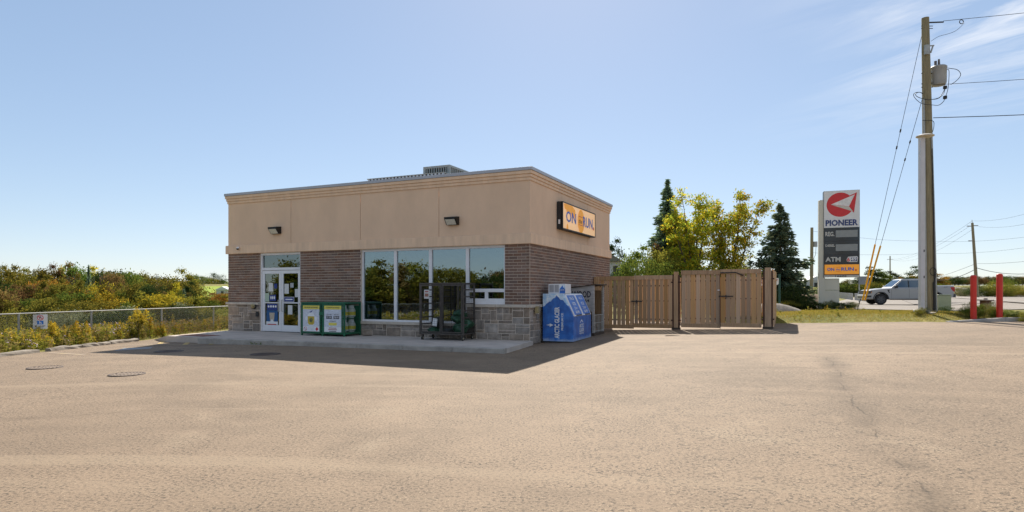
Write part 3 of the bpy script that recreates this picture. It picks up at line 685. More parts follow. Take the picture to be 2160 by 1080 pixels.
# propane exchange cage
M_GREEN = mat('green_paint', (.014, .12, .06), .45, .2, 3, .1, 30)
M_YEL = mat('yellow_print', (.78,.66,.12), .55, .08, 8)
M_PALE = mat('pale_photo_print', (.62,.64,.70), .55, .2, 9, stretch=(1,1,2.5))
cage = sthing('propane_cage', 'green steel propane cylinder cage with two poster doors beside the entrance', 'cage', -6.78, -.46, 0)
cw, cd, chh = 1.76, .82, 1.07
b = MB(); e = .05
for x in (-cw/2, cw/2-e):
    for y in (-cd/2, cd/2-e): b.box(x, x+e, y, y+e, .0, chh-.05)
b.box(-cw/2,cw/2,-cd/2,cd/2,chh-.049,chh); b.box(-cw/2+e,cw/2-e,-cd/2+.01,cd/2-.01,.09,.12); b.box(-cw/2+e,cw/2-e,-cd/2,-cd/2+e,.06,.12); b.box(-cw/2+e,cw/2-e,-cd/2+.01,cd/2-.01,.55,.565)
b.box(-.035,.035,-cd/2,-cd/2+e,.0,chh-.05)
b.box(-cw/2+.01,-cw/2+.02,-cd/2+e,cd/2-e,.06,chh-.05); b.box(-cw/2+e,cw/2-e,cd/2-.02,cd/2-.01,.12,chh-.05)
b.box(cw/2-e,cw/2,-cd/2+e,cd/2-e,.06,.12)
b.build('frame', M_GREEN, cage, bevel=.006)
b = MB()
for k in range(1, 15): b.tube((cw/2-.02,-cd/2+k*cd/15,.12),(cw/2-.02,-cd/2+k*cd/15,chh-.05), .003, n=4, cap=False)
for k in range(1, 18): b.tube((cw/2-.02,-cd/2+e,.12+k*.05),(cw/2-.02,cd/2-e,.12+k*.05), .003, n=4, cap=False)
tag(b.build('side_mesh', M_GREEN, cage), kind='stuff')
def cdoor(x0, x1, left):
    y = -cd/2; b = MB(); e = .045
    b.box(x0,x1,y-.03,y-.002,.09,.09+e); b.box(x0,x1,y-.03,y-.002,chh-.06-e,chh-.06); b.box(x0,x0+e,y-.03,y-.002,.09+e,chh-.06-e); b.box(x1-e,x1,y-.03,y-.002,.09+e,chh-.06-e)
    d = b.build('door', M_GREEN, cage, bevel=.01); a, c = x0+e+.003, x1-e-.003; xm = (a+c)/2
    def pl(n, m, x0, x1, z0, z1, k=0): return MB().box(x0,x1,y-.026-.0016*k,y-.022-.0016*k,z0,z1).build(n, m, d)
    pl('poster', M_PALE, a, c, .30, .845); pl('header_panel', M_YEL, a, c, .848, .965); pl('notice_panel', M_WP, a, c, .137, .298)
    text(d, 'PROPANE EXCHANGE' if left else 'CYLINDER EXCHANGE', M_INK, (xm,y-.027,.905), (c-a)*.8, .045, bold=.01)
    def disc(pts, m, k, n): return MB().prism(pts, (0,y-.0262-.0016*k,0), (1,0,0), (0,0,1), (0,.0012,0)).build(n, m, d)
    if left:
        disc([(xm-.13,.37),(xm-.09,.32),(xm+.09,.32),(xm+.13,.37),(xm+.14,.66),(xm+.08,.72),(xm-.08,.72),(xm-.14,.66)], M_WP, 1, 'tank_picture')
        disc([(xm-.13,.40),(xm-.09,.35),(xm+.09,.35),(xm+.13,.40),(xm+.135,.62),(xm-.135,.62)], mat('gold_print', (.55,.40,.05), .5, .15, 9), 2, 'tank_label')
        disc(disc_pts(xm,.50,.07,20), mat('dark_green_print', (.06,.14,.07), .5), 3, 'round_mark'); disc(disc_pts(xm,.50,.045,16), mat('gold_print', 0), 4, 'round_mark')
        disc(disc_pts(xm,.495,.028,12,.04), M_INK, 5, 'round_mark')
        disc([(xm-.08,.76),(xm-.02,.74),(xm+.03,.76),(xm+.06,.82),(xm+.0,.78)], mat('blue_print', 0), 1, 'valve_picture')
        for s in (-1, 1): disc(disc_pts(xm+s*.19,.55,.055,14,.07), M_WP, 1, 'glove_picture')
        disc(disc_pts(a+.10,.215,.066,20), M_REDL, 1, 'no_smoking_mark'); disc(disc_pts(a+.10,.215,.052,20), M_WP, 2, 'no_smoking_mark')
        disc([(a+.06,.25),(a+.07,.26),(a+.142,.18),(a+.132,.17)], M_INK, 3, 'no_smoking_mark')
        disc([(c-.10,.285),(c-.04,.215),(c-.10,.145),(c-.16,.215)], M_REDL, 1, 'hazard_diamond')
        for k in range(4): pl('print_line', M_PALE, a+.20, c-.19, .16+k*.03, .172+k*.03, 1)
    else:
        for s in (-1, 1):
            x = xm+s*.145; pl('price_panel', M_INK, x-.11, x+.11, .55, .645, 1); text(d, '37.99' if s < 0 else '78.99', M_WP, (x,y-.0295,.598), .18, .06, bold=.012)
            text(d, 'WITH TANK' if s < 0 else 'WITHOUT TANK', M_INK, (x,y-.028,.69), .2, .035, bold=.01)
        text(d, 'TO BUY', M_INK, (xm,y-.028,.47), .26, .04, bold=.01); pl('yellow_patch', M_YEL, xm-.16, xm+.16, .345, .43, 1)
        for zz, ww, mm in ((.25,.15,mat('dark_red_print', (.35,.03,.03), .5)), (.20,.17,mat('dark_red_print', 0)), (.15,.14,M_INK)): pl('print_line', mm, xm-ww, xm+ww, zz, zz+.022, 1)
cdoor(-cw/2+.06, -.05, True); cdoor(.05, cw/2-.06, False)
MB().box(-.09,.09,-cd/2-.05,-cd/2-.031,.66,.76).build('lock_plate', M_GREEN, cage, bevel=.01)
def tank():
    t = thing('propane_cylinder', 'yellow-banded white propane cylinder inside the green cage', 'cylinder', group='cylinders in the green cage')
    b = MB(); b.lathe([(.11,0),(.11,.03),(.15,.05),(.152,.24),(.12,.31),(.05,.335),(.001,.336)], (0,0,0), 'z', 14); b.build('body', mat('tank_white', (.62,.62,.58), .5, .1, 6), t, smooth=True)
    b = MB(); b.lathe([(.1535,.09),(.1535,.20)], (0,0,0), 'z', 14); b.build('sleeve', mat('tank_yellow', (.68,.55,.05), .5, .15, 9), t, smooth=True)
    b = MB(); b.lathe([(.1,.31),(.1,.41),(.09,.41),(.09,.31)], (0,0,0), 'z', 12); b.build('collar', M_WP, t); return t
tk0 = tank(); first = True
for z in (.121, .566):
    for x in (-.7, -.37, -.04, .29, .66):
        for y in (-.2, .17):
            o = tk0 if first else copy_tree(tk0); first = False; o.location = cage.matrix_basis @ Vector((x, y, z)); o.location = S(-6.78+x, -.46+y, z); o.rotation_euler[2] = rng.uniform(0, 6)
# roll cage
M_CART = mat('rusty_grey_steel', (.085, .072, .062), .6, .3, 8, metal=.3)
cart = sthing('roll_cage', 'tall rusty grey steel mesh roll cage on casters below the window', 'cage cart', -2.42, -.5, 0, R(3))
w, d, z0, z1 = 1.44, .78, .16, 1.66
b = MB(); e = .045
for x in (-w/2, w/2-e):
    for y in (-d/2, d/2-e): b.box(x, x+e, y, y+e, z0, z1)
for z in (z0, z1-e):
    b.box(-w/2+e,w/2-e,-d/2,-d/2+e,z,z+e); b.box(-w/2+e,w/2-e,d/2-e,d/2,z,z+e); b.box(-w/2,-w/2+e,-d/2+e,d/2-e,z,z+e); b.box(w/2-e,w/2,-d/2+e,d/2-e,z,z+e)
b.build('frame', M_CART, cart, bevel=.004)
MB().box(-w/2+e,w/2-e,-d/2+e,d/2-e,z0+.005,z0+.02).build('deck', M_CART, cart)
for x0, x1 in ((-w/2+.05,-.012),(.012,w/2-.05)):
    b = MB(); q = .032; y = -d/2-.012
    b.box(x0,x0+q,y,y+.03,z0+.06,z1-.06); b.box(x1-q,x1,y,y+.03,z0+.06,z1-.06); b.box(x0+q,x1-q,y,y+.03,z0+.06,z0+.06+q); b.box(x0+q,x1-q,y,y+.03,z1-.06-q,z1-.06)
    dr = b.build('door', M_CART, cart); g = MB()
    n = int((x1-x0)/.06)
    for k in range(1, n): g.tube((x0+k*(x1-x0)/n,y+.015,z0+.08),(x0+k*(x1-x0)/n,y+.015,z1-.08), .0024, n=3, cap=False)
    for k in range(1, 22): g.tube((x0+q,y+.015,z0+.08+k*.06),(x1-q,y+.015,z0+.08+k*.06), .0024, n=3, cap=False)
    tag(g.build('mesh_panel', M_CART, dr), kind='stuff')
g = MB()
for k in range(1, 26): g.tube((-w/2+k*w/26,d/2-.02,z0),(-w/2+k*w/26,d/2-.02,z1), .0024, n=3, cap=False)
for k in range(1, 25): g.tube((-w/2,d/2-.02,z0+k*.06),(w/2,d/2-.02,z0+k*.06), .0024, n=3, cap=False)
for s in (-1, 1):
    for k in range(1, 13): g.tube((s*(w/2-.02),-d/2+k*d/13,z0),(s*(w/2-.02),-d/2+k*d/13,z1), .0024, n=3, cap=False)
tag(g.build('mesh_panel', M_CART, cart), kind='stuff')
for s in (-1, 1):
    for k in range(6):
        z = z0+.28+k*.2; MB().box(s*(w/2-.03)-.012, s*(w/2-.03)+.012, -d/2+e, d/2-e, z, z+.035).build('side_rail', M_CART, cart)
MB().box(.15,.19,d/2-.04,d/2-.005,z0+e,z1-e).build('back_upright', M_CART, cart); MB().box(-.36,-.32,d/2-.04,d/2-.005,z0+e,z1-e).build('back_upright', M_CART, cart)
M_RUB = mat('rubber', (.03,.028,.026), .8, .2, 8)
for x in (-w/2+.07, w/2-.07):
    for y in (-d/2+.07, d/2-.07):
        c = MB().box(x-.03,x+.03,y-.035,y+.035,.11,z0-.001).build('caster', M_CART, cart)
        MB().lathe([(.001,-.02),(.06,-.02),(.063,0),(.06,.02),(.001,.02)], (x,y,.063), 'x', 14).build('wheel', M_RUB, c); MB().lathe([(.001,-.024),(.03,-.024),(.03,.024),(.001,.024)], (x,y,.063), 'x', 10).build('hub', mat('hub_tan', (.42,.36,.25), .6), c)
o = MB().box(-.085,.085,-.006,0,0,.26).build('paper_notice', mat('paper_cream', (.58,.55,.53), .6, .08, 9)); o.location = S(-2.86, -.93, 1.20); o.rotation_euler[2] = SROT+R(3); tag(o, 'paper notice with a reddish picture hung on the roll cage door', 'notice')
MB().box(-.06,.06,-.0075,-.0062,.06,.15).build('picture', mat('brown_picture', (.28,.13,.09), .6, .35, 25), o); MB().box(-.055,.055,-.0075,-.0062,.19,.22).build('print_line', mat('dark_red_print', (.35,.03,.03), .5), o)
def lump(name, label, cat, loc, sx, sy, sz, m, seed, group=None):
    """crumpled bag: noisy squashed sphere resting on its base"""
    bm = bmesh.new(); bmesh.ops.create_icosphere(bm, subdivisions=4, radius=1); r = np.random.default_rng(seed); fr = r.normal(size=(14, 3))*3.2; ph = r.uniform(0, 6, 14)
    for v in bm.verts:
        p = np.array(v.co); k = 1+.09*np.sum(np.sin(fr@p+ph)/1.6); v.co = Vector((p[0]*sx*k, p[1]*sy*k, max(-.75, p[2])*sz*k+.75*sz))
    me = bpy.data.meshes.new(name); bm.to_mesh(me); bm.free(); me.materials.append(m); me.polygons.foreach_set('use_smooth', [True]*len(me.polygons))
    o = link(name, me, None, loc, SROT); return tag(o, label, cat, group)
M_BAG = mat('green_bag', (.012,.07,.032), .35, .4, 9, .3, 12); M_BAGD = mat('dark_bag', (.02,.024,.022), .4, .4, 9, .3, 12)
for k, (x, y, z, sx, sz) in enumerate(((-1.98,-.5,.19,.24,.16), (-1.92,-.42,.36,.24,.15), (-2.0,-.5,.53,.22,.13), (-1.95,-.55,.68,.19,.10))):
    lump('filled_bag', ['bottom', 'second from bottom', 'third from bottom', 'top'][k]+' glossy green bag of the pile in the roll cage', 'bag', S(x, y, z), sx, .27, sz, M_BAG, 40+k, 'green bags piled in the roll cage')
lump('filled_bag', 'flat green bag lying left on the roll cage deck', 'bag', S(-2.8,-.5,.19), .24, .27, .10, M_BAG, 51)
lump('filled_bag', 'flat dark bag in the middle of the roll cage deck', 'bag', S(-2.38,-.5,.19), .2, .27, .08, M_BAGD, 52)
o = lump('filled_bag', 'dark bag with a white label standing on the green bag in the roll cage', 'bag', S(-2.74,-.52,.36), .19, .2, .17, M_BAGD, 53)
MB().prism([(-.06,.05),(.10,.03),(.12,.25),(-.02,.27)], (0,-.225,0), (1,0,0), (0,0,1), (0,.02,0)).build('label_tag', M_WP, o)
# drain cover on the pavement
o = MB().lathe([(.001,.008),(.15,.008),(.16,.0)], (0,0,0), 'z', 24).build('drain_cover', mat('rusty_iron', (.085,.05,.032), .8, .35, 12)); o.location = (px(775, 20.0), 20.0, .121); tag(o, 'small round iron cover in the pavement below the window', 'drain cover')

# ice merchandiser
M_ICE = None
def ice_material():
    """printed vinyl: a blue mountain under a pale snowy sky, drawn from the object's own height and length"""
    m = bpy.data.materials.new('ice_print'); m.use_nodes = True; nt = m.node_tree; N = nt.nodes; K = nt.links; b = N['Principled BSDF']; b.inputs['Roughness'].default_value = .4
    tc = N.new('ShaderNodeTexCoord'); sp = N.new('ShaderNodeSeparateXYZ'); K.new(tc.outputs['Object'], sp.inputs[0])
    def math_(op, a, c=None):
        n = N.new('ShaderNodeMath'); n.operation = op
        for i, q in enumerate((a, c)):
            if q is None: continue
            if isinstance(q, (int, float)): n.inputs[i].default_value = q
            else: K.new(q, n.inputs[i])
        return n.outputs[0]
    def noise(sc, det=5):
        n = N.new('ShaderNodeTexNoise'); n.inputs['Scale'].default_value = sc; n.inputs['Detail'].default_value = det; n.inputs['Roughness'].default_value = .65; K.new(tc.outputs['Object'], n.inputs['Vector']); return n.outputs[0]
    # ridge height: peak at x=.42, falling both ways, with roughness
    ax = math_('ABSOLUTE', math_('SUBTRACT', sp.outputs['X'], .42)); ridge = math_('SUBTRACT', 1.36, math_('MULTIPLY', ax, .78)); ridge = math_('ADD', ridge, math_('MULTIPLY', math_('SUBTRACT', noise(6), .5), .22))
    above = N.new('ShaderNodeMapRange'); above.inputs[1].default_value = -.008; above.inputs[2].default_value = .012; K.new(math_('SUBTRACT', sp.outputs['Z'], ridge), above.inputs[0])
    r1 = N.new('ShaderNodeValToRGB'); K.new(noise(3.5), r1.inputs[0]); e = r1.color_ramp.elements; e[0].position = .32; e[0].color = (.008, .06, .28, 1); e[1].position = .68; e[1].color = (.035, .19, .60, 1)
    r2 = N.new('ShaderNodeValToRGB'); K.new(noise(5), r2.inputs[0]); e = r2.color_ramp.elements; e[0].position = .40; e[0].color = (.34, .56, .80, 1); e[1].position = .60; e[1].color = (.84, .88, .90, 1)
    mx = N.new('ShaderNodeMix'); mx.data_type = 'RGBA'; K.new(above.outputs[0], mx.inputs[0]); K.new(r1.outputs[0], mx.inputs[6]); K.new(r2.outputs[0], mx.inputs[7])
    # pale snow foot
    foot = N.new('ShaderNodeMapRange'); foot.inputs[1].default_value = .13; foot.inputs[2].default_value = .03; K.new(math_('ADD', sp.outputs['Z'], math_('MULTIPLY', math_('SUBTRACT', noise(4), .5), .3)), foot.inputs[0])
    mx2 = N.new('ShaderNodeMix'); mx2.data_type = 'RGBA'; K.new(math_('MULTIPLY', foot.outputs[0], .7), mx2.inputs[0]); K.new(mx.outputs[2], mx2.inputs[6]); mx2.inputs[7].default_value = (.45, .55, .70, 1)
    K.new(mx2.outputs[2], b.inputs['Base Color']); MATS['ice_print'] = m; return m
M_ICE = ice_material(); M_BLUEP = mat('ice_blue', (.03,.15,.52), .4, .35, 5); M_GREYV = mat('vent_grey', (.36,.36,.38), .6, .1, 6)
zi = .045-.12
ice = sthing('ice_chest', 'blue mountain-print ice merchandiser with slanted doors against the store side wall', 'ice freezer', .10, .74, zi, R(4))
L = 2.2
b = MB(); b.prism([(0,.02),(.94,.02),(.94,.72),(.62,1.42),(0,1.42)], (0,0,0), (1,0,0), (0,0,1), (0,L,0)); b.build('body', M_ICE, ice, bevel=.012)
MB().box(.05,.88,.05,L-.05,-.06,.02).build('plinth', M_BLACKM, ice)
su = Vector((.62-.94, 0, 1.42-.72)); sl = su.length; su.normalize(); sn = Vector((su.z, 0, -su.x))
for k in range(2):
    y0 = .08+k*1.05; y1 = y0+.98
    b = MB(); b.prism([(y0,.03),(y1,.03),(y1,sl-.03),(y0,sl-.03)], Vector((.94,0,.72))+sn*.001, (0,1,0), su, sn*.035); dd = b.build('door', M_ALU, ice, bevel=.006)
    b = MB(); b.prism([(y0+.06,.07),(y1-.06,.07),(y1-.06,sl-.07),(y0+.06,sl-.07)], Vector((.94,0,.72))+sn*.037, (0,1,0), su, sn*.004); b.build('door_panel', M_BLUEP, dd)
    M_ = Matrix((( 0, su.x, sn.x, 0), (1, 0, 0, 0), (0, su.z, sn.z, 0), (0,0,0,1)))
    for (txt, tz, tw, th) in (('16.5', .60, .42, .10), ('ICE', .42, .34, .10), ('2 for', .28, .36, .09), ('$6.99', .15, .42, .10)):
        q = text(dd, txt, M_WP, (0,0,0), tw, th, bold=.02); 
        for v in q.data.vertices: v.co = Vector((.94,0,.72)) + sn*.044 + Vector((0,1,0))*((y0+y1)/2+v.co.x) + su*(tz+v.co.z)
    b = MB(); b.prism([(y0+.2,.035),(y1-.2,.035),(y1-.2,.06),(y0+.2,.06)], Vector((.94,0,.72))+sn*.037, (0,1,0), su, sn*.03); b.build('door_handle', M_BLACKM, dd)
text(ice, 'ARCTIC GLACIER', M_WP, (.44,0,.57), .92, .15, roll=R(90), bold=.03); text(ice, 'PREMIUM ICE', M_WP, (.60,0,.60), .50, .06, roll=R(90), bold=.02)
MB().prism([(0,0),(.05,.12),(.02,.10),(-.0,.22),(-.02,.1),(-.06,.12)], (.33,-.003,.50), (0,0,1), (-1,0,0), (0,.002,0)).build('peak_mark', M_WP, ice)
for (tx, z, tw, th) in (('ARCTIC', .45, .50, .11), ('GLACIER', .32, .56, .11), ('PREMIUM ICE', .22, .56, .05)): text(ice, tx, M_WP, (.94,.95,z), tw, th, R(90), bold=.02)
MB().prism([(-.2,.54),(0,.64),(.2,.54),(.16,.54),(0,.60),(-.16,.54)], (.941,.95,0), (0,1,0), (0,0,1), (.003,0,0)).build('peak_mark', M_WP, ice)
b = MB(); b.box(.14,.66,.12,.75,1.421,1.71); cb = b.build('compressor_box', M_ALU, ice, bevel=.008)
for x0, x1 in ((.17,.31),(.33,.46)): MB().box(x0,x1,.116,.119,1.46,1.68).build('vent_panel', M_GREYV, cb)
MB().box(.485,.657,.116,.119,1.43,1.70).build('blue_panel', M_ICE, cb)
MB().prism([(.487,1.43),(.655,1.43),(.655,1.55),(.60,1.60),(.57,1.67),(.53,1.61),(.487,1.56)], (0,.113,0), (1,0,0), (0,0,1), (0,.002,0)).build('peak_mark', M_BLUEP, cb); text(cb, 'ARCTIC', M_WP, (.571,.112,1.53), .13, .03, bold=.02)

# firewood rack with a lettered side panel
M_OLDW = mat('weathered_white_board', (.40,.38,.36), .85, .3, 4, .4, 20, stretch=(1,1,5)); M_RAW = mat('raw_timber', (.24,.15,.08), .85, .25, 5, .3, 20, stretch=(6,6,.7)); M_DWOOD = mat('dark_timber', (.07,.05,.035), .9, .3, 6)
rk = sthing('firewood_rack', 'weathered white-sided firewood rack between the ice freezer and the wooden gates', 'rack', .03, 3.30, lotz(2.6)-.12, 0)
wd, ln = .84, 1.14
MB().box(0,wd+.04,-.03,ln+.03,0,.1).build('base', M_DWOOD, rk)
b = MB(); b.prism([(.0,.80),(wd-.04,.80),(wd-.04,1.66),(.0,1.56)], (0,0,0), (1,0,0), (0,0,1), (0,.02,0)); sp = b.build('side_panel', M_OLDW, rk); 
text(sp, 'WOOD', M_INK, (.43,0,1.37), .66, .22, bold=.035); text(sp, '64', M_INK, (.62,0,1.16), .17, .10, bold=.02)
for y in (-.02, ln-.05):
    b = MB(); b.box(wd-.038,wd+.03,y,y+.07,.101,1.66); b.build('post', M_OLDW, rk); b = MB(); b.box(.0,.06,y+.025,y+.07,.101,1.55); b.build('post', M_RAW, rk)
b = MB(); b.prism([(-.03,1.565),(wd+.12,1.68),(wd+.12,1.71),(-.03,1.595)], (0,-.06,0), (1,0,0), (0,0,1), (0,ln+.14,0)); b.build('roof_board', M_DWOOD, rk)
MB().box(.01,.03,.05,ln-.05,.101,1.5).build('back_board', M_RAW, rk)
for z in (.12,.33,.54): MB().box(.03,wd-.05,-.0,.02,z,z+.16).build('side_slat', M_DWOOD, rk)
MB().box(.06,wd-.05,ln-.03,ln-.01,.101,1.5).build('side_board', M_RAW, rk)
b = MB()
for z in (.15,.42,.68): b.tube((wd+.005,.05,z),(wd+.005,ln-.05,z), .011, n=5)
for k in range(7): b.tube((wd+.005,.09+k*.158,.1),(wd+.005,.09+k*.158,.70), .009, n=5)
b.build('wire_front', mat('galvanised_wire', (.45,.45,.43), .5, .1, 5, metal=.3), rk)
M_LOG = mat('firewood', (.20,.13,.075), .9, .3, 9, .4, 25)
for k, (y, z) in enumerate(((.2,.17),(.38,.17),(.58,.17),(.78,.17),(.96,.17),(.29,.30),(.5,.30),(.7,.31),(.9,.30))):
    o = MB().path([(.0,0,0),(.3,.01,.005),(.6,0,0)], [.062,.066,.06], 7).build('log', M_LOG); o.location = rk.location; v = S(.03+.12, 3.30+y, 0); o.location = (v.x, v.y, rk.location.z+z); o.rotation_euler = (k*.7, 0, SROT); tag(o, 'split log lying in the firewood rack', 'log', 'split logs in the firewood rack')

# ------------------------------------------------------------------ timber enclosure and gates
M_PLANK = mat('weathered_plank', (.49,.295,.145), .85, .28, 3, .35, 14, rnd=.26, stretch=(9,9,.6))
M_POSTW = mat('weathered_post', (.44,.275,.15), .85, .25, 3, .35, 14, rnd=.12, stretch=(9,9,.6))
M_RUST = mat('rust_brown_steel', (.075,.033,.02), .7, .3, 8, metal=.2)
M_IRON = mat('black_iron', (.028,.025,.024), .6, .3, 9)
G0 = (0.0, 6.27)       # store coords of the gate line start
def gz(s):
    p = S(G0[0]+s, G0[1]); return lotz(p.x)
plank_proto = {}
def plank(parent, x, y, z0, h, w, lean=0, m=None):
    key = 'p'
    if key not in plank_proto: plank_proto[key] = MB().bbox(-.5,.5,-.011,.011,0,1,.002).mesh('plank', M_PLANK)
    o = link('plank', plank_proto[key], parent, (x, y, z0), 0, (w, 1, h)); o.rotation_euler = (0, lean, 0); return o
def leaf(s0, s1, zt, label, nplank, latch):
    L = s1-s0; z = gz((s0+s1)/2); t = sthing('gate', label, 'gate', G0[0]+s0, G0[1], z-.12, group='timber enclosure gates'); h = zt-z
    MB().bbox(0,L,-.028,.0,h-.15,h,.004).build('top_rail', M_POSTW, t); MB().bbox(0,L,-.028,.0,.06,.20,.004).build('bottom_rail', M_POSTW, t)
    b = MB(); b.box(.02,L-.02,.034,.075,.35,.40); b.box(.02,L-.02,.034,.075,h-.4,h-.35); b.box(0.01,.05,.034,.075,.1,h-.1); b.box(L-.05,L-.01,.034,.075,.1,h-.1); b.box(.02,L-.02,.034,.075,1.02,1.06); b.build('steel_frame', M_RUST, t)
    p = L/nplank
    for k in range(nplank): plank(t, (k+.5)*p, .014, .07+rng.uniform(-.006,.006), h-.10, p-.016-rng.uniform(0,.02), rng.uniform(-.004,.004))
    if latch:
        a, c, zz = latch; MB().box(a,c,-.05,-.03,zz,zz+.04).build('latch_bar', M_IRON, t); MB().box((a+c)/2-.015,(a+c)/2+.015,-.045,-.031,zz-.06,zz+.07).build('latch_plate', M_IRON, t)
    return t
TL, TR = 2.10, 2.30
leaf(.07, 1.505, TL, 'timber gate leaf next to the store wall', 9, None)
g2 = leaf(1.515, 2.90, TL+.02, 'timber gate leaf with a black bar left of the middle post', 9, (-.1,.30,1.0))
g3 = leaf(3.20, 4.525, TR-.02, 'timber gate leaf right of the middle post', 8, None)
g4 = leaf(4.535, 5.86, TR, 'timber gate leaf with a black bar beside the end post', 8, (-.05,.42,1.1))
MB().box(1.24,1.31,-.04,-.029,1.36,1.39).build('small_plate', M_ALU, g3)
MB().path([(.0,-.035,1.93),(.5,-.035,1.94),(.75,-.037,1.83)], .02, 6).build('black_strap', M_IRON, g4); MB().tube((-.005,-.036,.0),(-.005,-.036,1.3), .012, n=6).build('drop_bolt', M_IRON, g4)
def post(s, w, zt, label, y=0):
    z = gz(s); t = sthing('gate_post', label, 'post', G0[0]+s, G0[1]+y, z-.12); MB().bbox(-w/2,w/2,-.03,.10,0,zt-z,.006).build('timber', M_POSTW, t)
    MB().box(-w/2-.055,-w/2-.005,.0,.07,.0,zt-z-.1).build('steel_tube', M_RUST, t); MB().box(w/2+.005,w/2+.055,.0,.07,.0,zt-z-.12).build('steel_tube', M_RUST, t); MB().box(-w/2-.07,w/2+.07,-.04,.12,-.02,.07).build('footing', M_DWOOD, t)
    for zz in (.3, zt-z-.4): MB().box(-w/2-.10,w/2+.10,-.01,.03,zz,zz+.05).build('hinge', M_RUST, t)
post(3.02, .15, TR-.06, 'single timber gate post between the two pairs of gates'); post(6.06, .20, TR+.04, 'thick timber end post of the enclosure at the grass')
o = sthing('gate_post', 'short timber post of the enclosure against the brick wall', 'post', G0[0]+.13, G0[1]-.14, gz(0)-.12); MB().bbox(-.09,.09,-.05,.05,0,TL-gz(0)-.02,.006).build('timber', M_POSTW, o)
fe = sthing('timber_fence', 'timber side fence of the enclosure facing the grass', 'fence', G0[0]+6.2, G0[1]+.12, gz(6.2)-.12, R(90))
for k in range(26): plank(fe, .1+k*.165, 0, .05, TR-gz(6.2)-.05, .145)
for z in (.4, 1.6): MB().box(0,4.4,.013,.05,z,z+.09).build('rail', M_POSTW, fe)
fb = sthing('timber_fence', 'timber back fence of the enclosure behind the gates', 'fence', G0[0]+.1, G0[1]+4.5, gz(3)-.12)
for k in range(36): plank(fb, .1+k*.168, 0, .05, 1.9, .148)
for z in (.4, 1.5): MB().box(0,6.1,.013,.05,z,z+.09).build('rail', M_POSTW, fb)
o = MB().path([(0,0,.012),(.16,.02,.016),(.33,.0,.012),(.45,.04,.01)], .011, 5).build('stick', M_DWOOD); o.location = (px(1404, 19.4), 19.4, lotz(4.77)+.002); tag(o, 'thin broken stick on the asphalt in front of the gates', 'stick')

# ------------------------------------------------------------------ iron covers, wheel stops, painted marks on the lot
M_IRONC = mat('manhole_iron', (.075,.05,.037), .75, .4, 14, .5, 30)
def manhole(u, Y, r, label):
    t = thing('manhole_cover', label, 'manhole', (px(u,Y), Y, lotz(px(u,Y))+.004), 0, 'manhole covers in the asphalt')
    MB().lathe([(.001,.004),(r*.86,.004),(r*.87,-.003),(r*.9,-.003),(r*.91,.006),(r,.006),(r*1.01,-.003)], (0,0,0), 'z', 32).build('cover', M_IRONC, t)
    for k in range(3): MB().box(-.5*r,.5*r,-.4*r+k*.4*r-.02,-.4*r+k*.4*r+.02,.0045,.009).build('rib', M_IRONC, t)
manhole(560, 15.2, .35, 'round iron manhole cover below the store kerb, wholly in the shade'); manhole(357, 16.4, .35, 'round iron manhole cover beside the blue accessible marking')
def grate(u, Y, r, label, rot):
    t = thing('storm_grate', label, 'drain grate', (px(u,Y), Y, lotz(px(u,Y))+.004), R(rot), 'round storm drain grates')
    MB().lathe([(.001,.001),(r,.001)], (0,0,0), 'z', 28).build('pit_shade', mat('pit_shade_black', (.012,.011,.01), .95), t)  # flat black disc, painting the shade of the drain under the bars
    MB().lathe([(r*.9,.001),(r*.9,.012),(r,.012),(r*1.02,.0)], (0,0,0), 'z', 28).build('rim', M_IRONC, t)
    for k in range(-4, 5):
        x = k*r*.205; h = math.sqrt(max(0, (r*.9)**2-x*x)); MB().box(x-.015,x+.015,-h,h,.002,.010).build('bar', mat('grate_iron', (.26,.19,.135), .7, .3, 12), t)
    MB().box(-r*.88,r*.88,-.02,.02,.003,.0115).build('bar', mat('grate_iron', 0), t)
grate(268, 11.55, .30, 'round storm grate beyond the tip of the store shadow, with bars clear of dirt', 12); grate(95, 12.9, .31, 'round storm grate near the wheel stops, partly filled with dirt', 20)
M_STOP = mat('old_concrete_stop', (.26,.22,.175), .9, .25, 3, .6, 16)
def stop(y0, y1, x, label):
    r = random.Random(int(y0*10)); b = MB(); n = 7; vs = []
    t = None; prof = [(-.09,0),(-.08,.07),(-.055,.105),(.055,.105),(.08,.07),(.09,0)]; vs = []; fs = []
    for k in range(n+1):
        for (px_, pz) in prof: vs.append((px_+r.uniform(-.012,.012), (y1-y0)*k/n, max(0, pz+(r.uniform(-.03,.008) if pz else 0))))
    m = len(prof)
    for k in range(n):
        for i in range(m-1): fs.append((k*m+i, k*m+i+1, (k+1)*m+i+1, (k+1)*m+i))
    fs += [tuple(range(m)), tuple(range(n*m, n*m+m))]; b.add(vs, fs); o = b.build('wheel_stop', M_STOP); o.location = (x, y0, lotz(x)); o.rotation_euler[2] = R(-5); tag(o, label, 'wheel stop', 'old concrete wheel stops along the weeds')
stop(14.7, 16.7, -12.85, 'concrete wheel stop split off from the other blocks by a weedy gap'); stop(17.0, 18.1, -12.62, 'crumbled concrete block in the middle of the weedy lot edge'); stop(18.15, 19.25, -12.52, 'long concrete block between two crumbled ones at the weeds'); stop(19.3, 20.5, -12.42, 'last concrete block along the weeds towards the store')
def paint(name, pts, m, dz=.005):
    """flat paint on the lot, polygon in world XY"""
    V = [(x, y, lotz(x)+dz) for x, y in pts]; o = MB().add(V, [tuple(range(len(V)))]).build(name, m); return tag(o, kind='structure')
